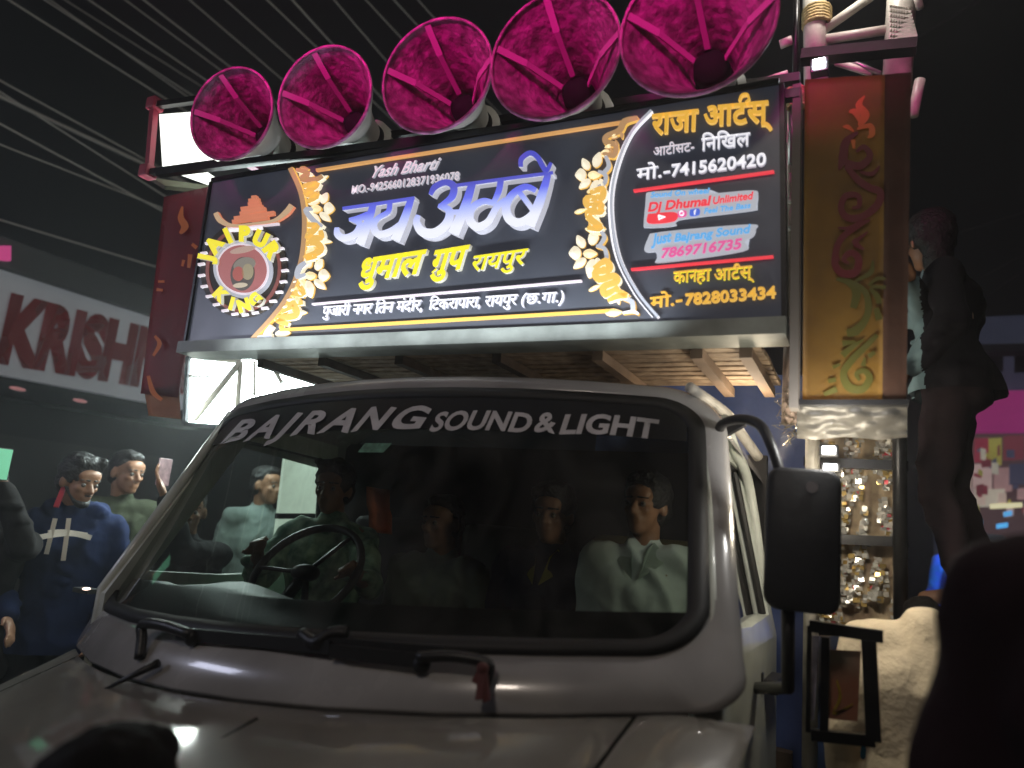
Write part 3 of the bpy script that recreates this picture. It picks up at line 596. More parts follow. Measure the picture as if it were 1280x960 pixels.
pl = thing('lit_wall_panel', 'pale green lit panel seen through the driver side window', 'wall panel', (-.55, 1.6, 1.2))
bm = B(); boxq(bm, at(360, 545, 'X', -.5), at(404, 545, 'X', -.5), at(395, 712, 'X', -.5), at(340, 712, 'X', -.5), .02); obj('glowing_face', bm, mat('pale_green_panel', (.4, .45, .4), .6, emit=(.62, .76, .62), es=1.1, var=.3, vs=14), pl)  # lit wall surface; the light on it is put into emission
bm = B(); bar(bm, at(346, 645, 'X', -.47), at(410, 645, 'X', -.47), .03, .03); obj('frame_bar', bm, blackmetal, pl)

# ------------------------------------------------------------------ the truck
truck = thing('truck', 'white truck facing left front with dark windscreen lettered in white, carrying the sound rig', 'truck', (1.2, .3, .0))
XC = 1.2
def WS(u, v, off=0.):
    if u < -.5: u = -.5 + (u + .5) * (1.10 + .09 * (1 - v))
    x0 = 1.20 + .99 * u; y0 = -.57 + .27 * u * u; z0 = 1.235 + .072 * u + .012 * u * u
    x1 = 1.145 + .935 * u; y1 = -.07 + .17 * u * u; z1 = 1.965 + .014 * u - .03 * u * u
    p = Vector((x0 + (x1 - x0) * v, y0 + (y1 - y0) * v + .05 * v * (1 - v), z0 + (z1 - z0) * v))
    if off:
        e = .01; du = WS(u + e, v) - WS(u - e, v); dv = WS(u, v + e) - WS(u, v - e); p = p + du.cross(dv).normalized() * off
    return p
def ws_hit(px, py):
    d = raydir(px, py).normalized(); u = v = .5
    u = (px - 510) / 380; v = .5
    for _ in range(25):
        p = WS(u, v); e = .001; a, b_ = frame_of(d); r = p - CP
        f1, f2 = r.dot(a), r.dot(b_); pu = (WS(u + e, v) - p) / e; pv = (WS(u, v + e) - p) / e
        A11, A12, A21, A22 = pu.dot(a), pv.dot(a), pu.dot(b_), pv.dot(b_); D = A11 * A22 - A12 * A21
        u -= (f1 * A22 - f2 * A12) / D; v -= (A11 * f2 - A21 * f1) / D
    return u, v
def outline(hu, v0, v1, r, n=10, sx=.97, sy=.87, rb=None):
    pts = []; ru = r / sx; rv = r / sy; rbu = (rb or r) / sx; rbv = (rb or r) / sy
    for (cx_, cy_, a0) in ((hu - ru, v1 - rv, 0), (-hu + ru, v1 - rv, 90), (-hu + rbu, v0 + rbv, 180), (hu - rbu, v0 + rbv, 270)):
        if a0 == 180: ru, rv = rbu, rbv
        for k in range(n + 1):
            a = R_(a0 + 90 * k / n); pts.append((cx_ + ru * math.cos(a), cy_ + rv * math.sin(a)))
        # straight run to the next corner gets points too
        nxt = {0: (-hu + ru, v1), 90: (-hu, v0 + rbv), 180: (hu - rbu, v0), 270: (hu, v1 - r / sy)}[a0]
        last = pts[-1]
        for k in range(1, 8): pts.append((last[0] + (nxt[0] - last[0]) * k / 8, last[1] + (nxt[1] - last[1]) * k / 8))
    return pts
def rings(bm, R3):
    V = [[bm.verts.new(p) for p in r] for r in R3]
    for a in range(len(V) - 1):
        for k in range(len(V[a])): bm.faces.new((V[a][k], V[a][(k + 1) % len(V[a])], V[a + 1][(k + 1) % len(V[a])], V[a + 1][k]))
    return V
o_in = outline(.955, .045, .955, .10); o_seal = outline(1.0, 0, 1.0, .13); o_out = [(u * (.985 if u < 0 else 1), v) for u, v in outline(1.045, -.15, 1.06, .17, rb=.09)]
# glass
glass = bpy.data.materials.new('tinted_windscreen_glass'); glass.use_nodes = True; n = glass.node_tree.nodes; L = glass.node_tree.links
n.clear(); go = n.new('ShaderNodeOutputMaterial'); mx = n.new('ShaderNodeMixShader'); tr_ = n.new('ShaderNodeBsdfTransparent'); gs = n.new('ShaderNodeBsdfGlossy'); fr = n.new('ShaderNodeFresnel')
tr_.inputs[0].default_value = (.44, .485, .46, 1); gs.inputs['Roughness'].default_value = .04; gs.inputs[0].default_value = (.8, .8, .8, 1); fr.inputs[0].default_value = 1.45
nz = n.new('ShaderNodeTexNoise'); nz.inputs['Scale'].default_value = 3; bp = n.new('ShaderNodeBump'); bp.inputs['Strength'].default_value = .05; L.new(nz.outputs[0], bp.inputs['Height']); L.new(bp.outputs[0], gs.inputs['Normal'])
df = n.new('ShaderNodeBsdfDiffuse'); df.inputs[0].default_value = (.35, .34, .32, 1); dm = n.new('ShaderNodeMixShader'); dn_ = n.new('ShaderNodeTexNoise'); dn_.inputs['Scale'].default_value = 5; dn_.inputs['Detail'].default_value = 8; dn_.inputs['Distortion'].default_value = 1.5
tc = n.new('ShaderNodeTexCoord'); mp_ = n.new('ShaderNodeMapping'); mp_.inputs['Scale'].default_value = (1, 1, .35); L.new(tc.outputs['Object'], mp_.inputs[0]); L.new(mp_.outputs[0], dn_.inputs['Vector'])
dr = n.new('ShaderNodeMapRange'); dr.inputs['From Min'].default_value = .35; dr.inputs['From Max'].default_value = .75; dr.inputs['To Max'].default_value = .10; L.new(dn_.outputs[0], dr.inputs[0]); L.new(dr.outputs[0], dm.inputs[0]); L.new(tr_.outputs[0], dm.inputs[1]); L.new(df.outputs[0], dm.inputs[2])
L.new(fr.outputs[0], mx.inputs[0]); L.new(dm.outputs[0], mx.inputs[1]); L.new(gs.outputs[0], mx.inputs[2]); L.new(mx.outputs[0], go.inputs[0])
bm = B(); R3 = []
for s in (1, .85, .7, .55, .4, .25, .1): R3.append([WS(p[0] * s, .5 + (p[1] - .5) * s) for p in outline(.985, .015, .985, .12)])
V = rings(bm, R3); bm.faces.new(V[-1]); obj('windscreen', bm, glass, truck, True)
bm = B(); rings(bm, [[WS(*p, -.01) for p in o_in], [WS(*p, .006) for p in o_in], [WS(*p, .009) for p in outline(.975, .025, .975, .115)], [WS(*p, .009) for p in o_seal], [WS(*p, -.012) for p in o_seal]])
obj('windscreen_seal', bm, rubber, truck, True)
# dark sun band at the top of the glass
bm = B(); gg = [[bm.verts.new(WS(-.95 + 1.9 * i / 40, .80 + .155 * j / 5, .003)) for i in range(41)] for j in range(6)]
for j in range(5):
    for i in range(40): bm.faces.new((gg[j][i], gg[j][i + 1], gg[j + 1][i + 1], gg[j + 1][i]))
obj('sun_band', bm, mat('black_film', (.012, .013, .015), .3), truck, True)
# body ring: cowl, pillars, roof front
o2 = [(u * (.985 if u < 0 else 1), v) for u, v in outline(1.075, -.155, 1.10, .19, rb=.09)]
def back(p, d, u, v): return p + Vector((0, d, -.25 * d * (1 if v > .9 else 0)))
bm = B(); ringsL = [[WS(*p, -.004) for p in outline(.998, .002, .998, .13)], [WS(*p, .002) for p in outline(1.012, -.012, 1.008, .135)], [WS(*p, .002) for p in o_out], [WS(u * (.985 if u < 0 else 1), v, -.014 if v > .1 else -.002) for u, v in outline(1.065, -.153, 1.085, .18, rb=.09)], [WS(u, v, -.05 if v > .1 else -.012 - .15 * max(0, v + .155)) for u, v in o2]]
rings(bm, ringsL); obj('front_panel', bm, paint, truck, True)
# roof
bm = B(); g = []
top = [p for p in o2 if p[1] > .86]; top.sort(key=lambda p: (p[0]))
for j in range(9):
    t = j / 8; row = []
    for p in top:
        q = WS(*p, -.045); bow = 1 - (p[0] / 1.075) ** 2
        row.append(bm.verts.new((q.x, q.y + t * (.92 - q.y), q.z + .05 * math.sin(t * math.pi * .5) * bow - .06 * t * (1 - bow) )))
    g.append(row)
for j in range(8):
    for i in range(len(top) - 1): bm.faces.new((g[j][i], g[j][i + 1], g[j + 1][i + 1], g[j + 1][i]))
obj('roof', bm, paint, truck, True)
# hood and fenders
def HD_(s, t):
    seam = WS(s * 1.05, -.153); y = seam.y - t * 1.15
    x = XC + (seam.x - XC) * (1 - .10 * t) ; a = abs(s)
    z = seam.z - .006 - .34 * t - .22 * max(0, a - .9) - .25 * t * max(0, a - .8) + .022 * math.exp(-((s - .0) / .5) ** 6) * min(1, t * 4)
    return Vector((x, y, z))
def patch(name, s0, s1, t0, t1, m, ns=30, nt=20):
    bm = B(); g = [[bm.verts.new(HD_(s0 + (s1 - s0) * i / ns, t0 + (t1 - t0) * j / nt)) for i in range(ns + 1)] for j in range(nt + 1)]
    for j in range(nt):
        for i in range(ns): bm.faces.new((g[j][i], g[j][i + 1], g[j + 1][i + 1], g[j + 1][i]))
    bmesh.ops.solidify(bm, geom=bm.faces[:], thickness=.004); return obj(name, bm, m, truck, True)
hoodpaint = mat('hood_paint', (.52, .49, .43), .30, 0, coat=1., var=.30, vs=3, bump=.10, bs=4)
hoodpaint.node_tree.nodes['Principled BSDF'].inputs['Coat IOR'].default_value = 2.5
patch('hood', -.80, .82, .004, 1, hoodpaint); patch('fender', -1.03, -.808, .0, 1, hoodpaint, 10); patch('fender', .828, 1.03, .0, 1, hoodpaint, 10)
bm = B(); bar(bm, HD_(.12, .06) + Vector((0, 0, .003)), HD_(.10, .9) + Vector((0, 0, .003)), .008, .004); obj('hood_crease', bm, blackp, truck)
bm = B(); box(bm, (.25, -1.75, .45), (2.15, -1.55, .95)); bevel(bm, .05, 3); obj('front_bumper', bm, blackp, truck)
bm = B(); g = [[bm.verts.new(HD_(-1 + 2 * i / 20, 1) + Vector((0, -.02 * j, -.16 * j))) for i in range(21)] for j in range(5)]
for j in range(4):
    for i in range(20): bm.faces.new((g[j][i], g[j][i + 1], g[j + 1][i + 1], g[j + 1][i]))
obj('grille_panel', bm, hoodpaint, truck, True)
# doors
def SX(s, z, y=0): 
    k = min(1, max(0, (z - 1.27) / .66)); base = 1.135 + s * (.99 + .035) - (0 if s > 0 else -.065)
    return (2.215 - .125 * k + .02 * min(.5, y)) if s > 0 else (.155 + .02 * k)
def door(s):
    sh = .03 * s
    e = 0 if s > 0 else .20
    out = [(-.30, .55), (-.30, 1.26 + sh), (.13, 1.90), (.56 + e, 1.87), (.66 + e, 1.25 + sh), (.66 + e, .55)]; hole = [(-.15, 1.33 + sh), (-.14, 1.34 + sh), (.20, 1.82), (.49 + e, 1.80), (.56 + e, 1.32 + sh), (.2, 1.31 + sh)]
    bm = B()
    def V(y, z, o): return bm.verts.new((SX(s, z, y) + o, y, z))
    th = -.045 * s
    def fr_(o): return [V(*p, o) for p in out], [V(*p, o) for p in hole]
    oo, hh = fr_(0); ob, hb = fr_(th)
    for a, h in ((oo, hh), (ob, hb)):
        bm.faces.new((a[1], a[2], h[2], h[1])); bm.faces.new((a[2], a[3], h[3], h[2])); bm.faces.new((a[3], a[4], h[4], h[3]))
        bm.faces.new((a[4], a[1], h[0], h[5])) if False else bm.faces.new((a[1], h[1], h[0], h[5], h[4], a[4])); bm.faces.new((a[0], a[1], a[4], a[5]))
    for k in range(6): j = (k + 1) % 6; bm.faces.new((oo[k], oo[j], ob[j], ob[k])); bm.faces.new((hh[k], hh[j], hb[j], hb[k]))
    d = obj('door', bm, pillarpaint, truck)
    bm = B(); tube(bm, [(SX(s, p[1], p[0]) - .02 * s, p[0], p[1]) for p in hole[1:5]] , .012, 8); obj('window_seal', bm, rubber, d)
    bm = B(); box(bm, (SX(s, 1.2) + .0 * s - .01, .38, 1.14), (SX(s, 1.2) + .035 * s + .01, .56, 1.18)); bevel(bm, .008); obj('handle', bm, blackp, d)
    bm = B(); f = [bm.verts.new((SX(s, z) - .03 * s, y, z)) for y, z in ((-.12, 1.34), (.1, 1.66 if s > 0 else 1.5), (.53, 1.60 if s > 0 else 1.5), (.55, 1.33))]; bm.faces.new(f)
    if s > 0: obj('window_glass', bm, glass, d)
    else: bm.free()
    bm = B(); tube(bm, [(SX(s, 1.27, -.3) - .012 * s, -.285, .6), (SX(s, 1.27, -.3) - .012 * s, -.285, 1.27 + sh), (SX(s, 1.9, .13) - .02 * s, .115, 1.915)], .02, 8); obj('pillar_trim', bm, pillarpaint, d, True)
door(1); door(-1)
# gutter rail on the right roof edge, lashed with black tape
bm = B(); G0 = [pt(862, 484, .08), pt(905, 514, .28), pt(918, 530, .36), pt(948, 572, .50)]; tube(bm, crom(G0, 4), .016, 10); obj('roof_gutter', bm, whitetube, truck, True)
bm = B(); G1 = [pt(905, 524, .2), pt(918, 562, .35), pt(934, 600, .50), pt(948, 690, .55), pt(960, 800, .62)]; tube(bm, crom(G1, 5), [.018] * 21, 10); obj('door_frame_tube', bm, pillarpaint, truck, True)
# cab shell: rear wall, floor, dash
dk = mat('cab_lining_dark', (.02, .02, .022), .85, var=.4, vs=8)
bm = B(); box(bm, (.17, .88, .6), (2.16, .92, 1.90)); obj('rear_wall', bm, dk, truck)
bm = B(); box(bm, (.2, -1.3, .55), (2.15, .75, .62)); obj('cab_floor', bm, dk, truck)
dash = B(); g = []
for j, (v, o, dz) in enumerate(((.03, -.012, 0), (.15, -.025, .0), (.19, -.14, .01), (.20, -.33, .0), (-.3, -.34, -.3))):
    g.append([dash.verts.new(WS(-.97 + 1.94 * i / 24, v, o) + Vector((0, 0, dz + (.05 * math.exp(-((i - 7) / 3.) ** 2) if j in (2, 3) else 0)))) for i in range(25)])
for j in range(4):
    for i in range(24): dash.faces.new((g[j][i], g[j][i + 1], g[j + 1][i + 1], g[j + 1][i]))
obj('dashboard', dash, mat('dash_plastic', (.022, .025, .024), .55, bump=.1, bs=90), truck, True)
# steering wheel
sw = B(); c0 = pt(382, 716, .02); ax = Vector((.05, -.75, .62)).normalized(); a_, b_ = frame_of(ax)
tube(sw, [c0 + (a_ * math.cos(k * math.pi / 16) + b_ * math.sin(k * math.pi / 16)) * .20 for k in range(33)], .014, 10, False)
w_ = obj('steering_wheel', sw, blackp, truck, True)
bm = B(); ellipsoid(bm, c0, (.05, .05, .03)); tube(bm, [c0, c0 - Vector((0, .2, .2)) ], .02, 8)
for k in (0, 2.1, 4.2): bar(bm, c0, c0 + (a_ * math.cos(k) + b_ * math.sin(k)) * .195, .022, .012)
obj('wheel_hub', bm, blackp, w_, True)
# seats
seatm = mat('seat_vinyl_ochre', (.13, .11, .04), .6, var=.3, bump=.1)
for x, w, m in ((.62, .5, dk), (1.15, .42, mat('seat_vinyl_dark', (.05, .055, .05), .6)), (1.82, .6, seatm)):
    bm = B(); box(bm, (x - w / 2, .74, .95), (x + w / 2, .85, 1.56)); bevel(bm, .05, 3); obj('seat_backrest', bm, m, truck, True)
    bm = B(); box(bm, (x - w / 2, .08, .83), (x + w / 2, .74, .97)); bevel(bm, .04, 3); obj('seat_cushion', bm, m, truck, True)
bm = B(); g = [[bm.verts.new(pt(458 + i * 6.5 + 3 * (j > 3), 608 + j * 8 + i, .66) + Vector((0, .02 * math.sin(i * 2.2), 0))) for i in range(6)] for j in range(8)]
for j in range(7):
    for i in range(5): bm.faces.new((g[j][i], g[j][i + 1], g[j + 1][i + 1], g[j + 1][i]))
bmesh.ops.solidify(bm, geom=bm.faces[:], thickness=.004)
tag(obj('hanging_cloth', bm, cloth('orange_cloth', (.80, .17, .03)), None, True), 'orange cloth hanging at the back of the cab behind the driver', 'cloth')
# windscreen lettering
vin = mat('white_vinyl', (.62, .60, .62), .6, var=.2, vs=20)
def wstext(s, A, Bp, h, shear=.0, off=.03, hs=None, cap=.7):
    me = textmesh(s, off, shear); bmx = B(); bmx.from_mesh(me); bpy.data.meshes.remove(me)
    bmesh.ops.subdivide_edges(bmx, edges=[e for e in bmx.edges if e.calc_length() > .3], cuts=2)
    xs = [v.co.x for v in bmx.verts]; x0, x1 = min(xs), max(xs)
    ua, va = ws_hit(*A); ub, vb = ws_hit(*Bp)
    for v in bmx.verts:
        t = (v.co.x - x0) / (x1 - x0); hh = h if hs is None else h + (hs - h) * t
        u, vv = ua + (ub - ua) * t, va + (vb - va) * t + .01 * math.sin(t * math.pi)
        v.co = WS(u, vv + v.co.y / cap * hh, .0075)
    return obj('windscreen_lettering', bmx, vin, truck)
for ch, x0, x1, y0, y1, h in (('B', 277, 307, 556, 553, .115), ('A', 306, 339, 553, 549, .115), ('J', 337, 364, 549, 547, .115), ('R', 364, 396, 546, 544, .11), ('A', 397, 437, 543, 542, .11), ('N', 440, 484, 541, 540, .108), ('G', 487, 530, 540, 539, .105)):
    wstext(ch, (x0, y0), (x1, y1), h, .3 if ch != 'G' else .15, .035)
wstext('SOUND', (537, 541), (662, 543), .088, .1, .03); wstext('&', (667, 543), (694, 544), .088, 0, .03); wstext('LIGHT', (699, 544), (823, 551), .088, .1, .035, .09)
# green registration sticker
u0, v0 = ws_hit(470, 561); bm = B(); f = [bm.verts.new(WS(u0 + a, v0 + c, .005)) for a, c in ((-.05, .022), (.055, .02), (.04, -.022), (-.06, -.02))]; bm.faces.new(f); obj('sticker', bm, mat('green_sticker', (.13, .32, .22), .6, var=.6, vs=60), truck)
# wipers
def cp(px, py, o=.0):
    u, v = ws_hit(px, py); return WS(u, v, o)
def wiper(path, r, blade=None, cap=None):
    bm = B(); tube(bm, crom([cp(x, y, o) for x, y, o in path], 4), r, 8); w = obj('wiper_arm', bm, blackp, truck, True)
    if blade: bm = B(); bar(bm, cp(*blade[0], .03), cp(*blade[1], .03), .012, .03); obj('wiper_blade', bm, rubber, w)
    if cap: bm = B(); ellipsoid(bm, cp(*cap, .02), (.020, .020, .022)); obj('pivot_cap', bm, blackp, w, True)
wiper([(178, 826, .01), (188, 806, .03), (196, 793, .05), (222, 795, .05), (250, 803, .035)], [.014, .02, .022, .022, .018][0:1] * 17, ((232, 800), (420, 818)), (247, 802))
wiper([(383, 798, .02), (402, 813, .03), (420, 803, .035), (440, 800, .03)], .016, ((400, 812), (560, 826)))
wiper([(604, 868, .015), (613, 850, .03), (610, 840, .04), (570, 834, .045), (528, 834, .04)], .013, ((535, 836), (420, 822)), (530, 836))
bm = B(); tube(bm, [cp(205, 834, .02), cp(165, 858, .03), cp(124, 879, .03)], [.011, .006, .003], 8); obj('aerial', bm, blackp, truck, True)
rb = thing('ribbon', 'small reddish ribbon tied on the wiper near the hood centre', 'ribbon', cp(606, 870, .03)); ribm = cloth('dull_red_ribbon', (.13, .035, .03))
for d in ((598, 868), (612, 890), (603, 888)):
    bm = B(); bar(bm, cp(608, 852, .055), cp(*d, .045), .018, .004, (0, -1, 0)); obj('tail', bm, ribm, rb)
bm = B(); ellipsoid(bm, cp(608, 852, .055), (.014, .012, .012)); obj('knot', bm, ribm, rb)
# side mirror
bm = B(); tube(bm, crom([pt(897, 545, .10), pt(903, 530, .05), pt(925, 524, -.02), pt(948, 530, -.06), pt(962, 552, -.08), pt(975, 590, -.08)], 5), .0135, 10); ma = obj('mirror_arm', bm, blackp, truck, True)
bm = B(); bar(bm, pt(895, 548, .12), pt(930, 528, .12), .03, .02); obj('arm_clamp', bm, blackp, ma)
bm = B(); c = pt(1003, 674, -.07); q0, q1 = pt(957, 676, -.07), pt(1051, 676, -.07); hw = (q1 - q0).length / 2
op = outline(hw, -.168, .168, .035, 6, 1, 1); sec = [(.90, -.036), (.97, -.033), (1, -.022), (1, .02), (.96, .034), (.8, .042)]
V = rings(bm, [[(p[0] * k_, y_, p[1] * (1 - (1 - k_) * .5)) for p in op] for k_, y_ in sec]); bm.faces.new(V[0][::-1]); bm.faces.new(V[-1])
bmesh.ops.rotate(bm, verts=bm.verts, matrix=Matrix.Rotation(R_(1), 3, 'Y') @ Matrix.Rotation(R_(4), 3, 'Z')); bmesh.ops.translate(bm, verts=bm.verts, vec=c); mh = obj('mirror_housing', bm, mat('mirror_black', (.012, .013, .015), .5, bump=.1, bs=40), ma, True)
bm = B(); tube(bm, [pt(1015, 609, -.108), pt(1015, 609, -.113)], .0135, 20); obj('mirror_badge', bm, mat('grey_badge', (.35, .33, .33), .5), mh)
bm = B(); tube(bm, [pt(985, 760, -.05), pt(985, 860, .0), pt(935, 860, .3)], .016, 8); obj('lower_stay', bm, blackp, ma, True)
bm = B(); box(bm, pt(930, 838, .33), pt(955, 866, .36)); bevel(bm, .004); obj('stay_bracket', bm, blackp, ma)
# cargo body frame, chassis, wheels (below the frame, kept simple but whole)
bm = B(); box(bm, (.2, .9, .75), (2.25, 5.5, .87)); obj('cargo_floor', bm, darkwood, truck)
bm = B(); box(bm, (.75, -1.4, .45), (.87, 5.4, .6)); box(bm, (1.5, -1.4, .45), (1.62, 5.4, .6)); obj('chassis', bm, blackmetal, truck)
for x in (.42, 1.98):
    for y in (-.75, 3.9):
        bm = B(); tube(bm, [(x - .11, y, .38), (x - .09, y, .38), (x + .09, y, .38), (x + .11, y, .38)], [.33, .38, .38, .33], 28); w = obj('wheel', bm, rubber, truck, True)
        bm = B(); tube(bm, [(x - .115, y, .38), (x + .115, y, .38)], .2, 20); obj('rim', bm, greytube, w, True)

# ------------------------------------------------------------------ blue tarpaulin behind the cab
bm = B(); g = []
for j in range(36):
    row = []
    for i in range(26):
        x = 1.45 + .84 * i / 25; z = 2.23 - 1.55 * j / 35
        row.append(bm.verts.new((x, .95 + .02 * math.sin(i * .55 + j * .3) + .05 * noise.noise(Vector((x * 3, z * 2.2, 1))) + .03 * noise.noise(Vector((x * 9, z * 7, 4))), z)))
    g.append(row)
for j in range(35):
    for i in range(25): bm.faces.new((g[j][i], g[j][i + 1], g[j + 1][i + 1], g[j + 1][i]))
tag(obj('tarpaulin', bm, mat('blue_tarpaulin', (.075, .115, .30), .42, var=.35, vs=5, bump=.3, bs=14), None, True), 'blue tarpaulin hanging behind the cab between its door and the mirror', 'tarpaulin')

# ------------------------------------------------------------------ right side rig tower
tw = thing('rig_tower', 'white tube rig tower behind the gold banner at the upper right', 'tower', (2.5, .5, .8))
def tb(a, b_, r, m=whitetube, nm='tube', s=12): bm = B(); tube(bm, [pt(*a), pt(*b_)], r, s); return obj(nm, bm, m, tw, True)
pA = tb((1017, -60, .5), (1020, 110, .5), .040, nm='post'); tb((1130, -60, .5), (1121, 110, .5), .046, nm='post')
tb((1020, 110, .5), (1012, 960, .5), .022, nm='post'); tb((1121, 110, .5), (1127, 900, .5), .020, blackmetal, 'post')
tb((1027, 50, .5), (1118, 36, .5), .017); tb((1026, 40, .5), (1100, -12, .5), .016); tb((1045, 78, .52), (1090, 92, .52), .012); tb((1100, 92, .5), (1030, 62, .55), .009, greytube)
bm = B(); v = [pt(1112, 6, .44), pt(1138, 10, .44), pt(1147, 44, .44), pt(1138, 58, .44), pt(1112, 56, .44)]; f = [bm.verts.new(p) for p in v]; bm.faces.new(f); bmesh.ops.solidify(bm, geom=bm.faces[:], thickness=.01); obj('gusset_plate', bm, whitetube, tw)
bm = B(); bar(bm, pt(1002, 72, .30), pt(1146, 58, .30), .05, .035); obj('cross_beam', bm, blackmetal, tw)
tb((992, 96, .32), (990, 205, .32), .012, greytube, 'inner_post'); tb((996, -20, .35), (994, 92, .35), .010, blackmetal, 'inner_post')
tape = mat('yellow_rope', (.62, .45, .20), .7, var=.4, vs=30, bump=.6, bs=90)
for k in range(7): bm = B(); a = pt(995, 113 + k * 3.4, .30); bm2 = [a + Vector((.026 * math.cos(q * math.pi / 6), .026 * math.sin(q * math.pi / 6), .0)) for q in range(13)]; tube(bm, bm2, .0055, 6, False); obj('rope_turn', bm, tape, tw, True)
for k in range(6): bm = B(); a = pt(1021, 14 + k * 3.6, .5); bm2 = [a + Vector((.045 * math.cos(q * math.pi / 6), .045 * math.sin(q * math.pi / 6), .0)) for q in range(13)]; tube(bm, bm2, .0075, 6, False); obj('rope_turn', bm, tape, tw, True)
tb((995, 108, .33), (996, 160, .33), .021, greytube, 'inner_post'); tb((980, 165, .34), (1000, 205, .34), .008, whitetube); tb((988, 130, .36), (986, 520, .36), .010, whitetube, 'inner_post'); tb((997, 200, .33), (994, 400, .33), .013, mat('pinkish_tube', (.55, .42, .36), .5, var=.3), 'inner_post')
tb((984, 250, .33), (1000, 250, .33), .012); tb((984, 285, .33), (1000, 285, .33), .009); tb((990, 400, .34), (986, 530, .34), .022, mat('tan_padding', (.50, .38, .32), .8, var=.3, vs=20, bump=.5), 'padding')
tb((975, 56, .4), (990, 50, .4), .016, nm='clamp'); tb((960, 100, .3), (985, 92, .3), .012); tb((1150, 100, .42), (1141, 145, .42), .016, nm='clamp')
tb((1145, -10, .42), (1150, 10, .42), .012, nm='clamp')
bm = B()
random.seed(3)
for k in range(90):
    a = pt(random.uniform(976, 998), random.uniform(480, 548), .33); d = Vector((random.uniform(-1, 1), random.uniform(-1, 0), random.uniform(-1, .2))).normalized()
    bar(bm, a, a + d * random.uniform(.02, .05), .003, .001)
tag(obj('tinsel', bm, mat('silver_tinsel', (.7, .66, .55), .25, .8), tw), kind='stuff')
# crumpled plastic below the banner
bm = B(); g = []
for j in range(15):
    row = []
    for i in range(31):
        px = 996 + 138 * i / 30; py = 508 + (40 + 1.5 * math.sin(i * .35)) * j / 14
        p = at(px, py, 'Y', .10 + .10 * j / 14 + .015 * noise.noise(Vector((i * .22, j * .35, 2))) + .004 * noise.noise(Vector((i * .8, j * .9, 7)))); row.append(bm.verts.new(p))
    g.append(row)
for j in range(14):
    for i in range(30): bm.faces.new((g[j][i], g[j][i + 1], g[j + 1][i + 1], g[j + 1][i]))
tag(obj('plastic_sheet', bm, mat('grey_plastic_film', (.09, .085, .075), .40, bump=.3, bs=22, spec=.3), None, True), 'crumpled grey plastic sheet gathered under the gold banner', 'plastic sheet')
# lamps of the rig
def ledlamp(label, c, w, h, es, y, col=(1, 1, 1), grp=None):
    t = thing('led_lamp', label, 'lamp', pt(*c, y), grp); a = pt(*c, y)
    bm = B(); box(bm, a + Vector((-w * .75, .0, -h * .8)), a + Vector((w * .75, .04, h * .8))); bevel(bm, .004); obj('housing', bm, blackp, t)
    bm = B(); box(bm, a + Vector((-w / 2, -.008, -h / 2)), a + Vector((w / 2, -.002, h / 2))); bevel(bm, .002); obj('lens', bm, mat('led_lens_%d' % int(es), (.9, .9, .9), .3, emit=col, es=es), t)
ledlamp('small glaring LED lamp on the beam above the gold banner', (1024, 80), .036, .03, 60, .24, (.8, .95, 1))
ledlamp('upper square LED lamp beside the mirror under the gold banner', (1036, 563), .034, .022, 30, .28, (1, 1, 1), 'pair of square lamps by the mirror')
ledlamp('lower square LED lamp just above the top of the black mirror', (1038, 584), .034, .016, 31, .28, (1, 1, 1), 'pair of square lamps by the mirror')
# sequin column
sq = thing('sequin_curtain', 'gold and silver sequin curtain panel glittering right of the mirror', 'curtain', pt(1070, 800, .62))
bm = B(); g = []
for j in range(30):
    row = []
    for i in range(17):
        p = at(1016 + 106 * i / 16, 545 + 250 * j / 29, 'Y', .64 + .015 * math.sin(i * 1.1) + .01 * noise.noise(Vector((i * .5, j * .4, 0)))); row.append(bm.verts.new(p))
    g.append(row)
for j in range(29):
    for i in range(16): bm.faces.new((g[j][i], g[j][i + 1], g[j + 1][i + 1], g[j + 1][i]))
obj('backing_cloth', bm, cloth('ochre_backing', (.42, .34, .22), (.16, .11, .07), vs=14, bump=.6), sq, True)
random.seed(11); bms = [B(), B(), B()]
for k in range(2600):
    px = random.uniform(1018, 1120); py = random.uniform(550, 792)
    if noise.noise(Vector((px * .05, py * .02, 3))) < -.05 or random.random() < .2: continue
    a = at(px, py, 'Y', .60 + random.uniform(-.01, .01)); nrm = Vector((random.gauss(0, .45), -1, random.gauss(0, .45))); r = random.uniform(.004, .009)
    u = nrm.cross(Vector((0, 0, 1))).normalized() * r; w = nrm.cross(u).normalized() * r * random.uniform(.6, 1.2)
    bb = bms[random.choices((0, 1, 2), (.80, .18, .02))[0]]; vs = [bb.verts.new(a + q) for q in (u + w, u - w, -u - w, -u + w)]; bb.faces.new(vs)
for bb, m in zip(bms, (mat('silver_sequin', (.86, .84, .78), .22, .7), mat('gold_sequin', (.7, .5, .18), .25, .7), mat('red_sequin', (.5, .05, .08), .3, .4))): tag(obj('sequins', bb, m, sq, recalc=False), kind='stuff')
for y in (577, 672, 786):
    bm = B(); bar(bm, pt(1005, y, .56), pt(1135, y + 6, .56), .035 if y > 600 else .03, .03); obj('cross_bar', bm, blackmetal, sq)
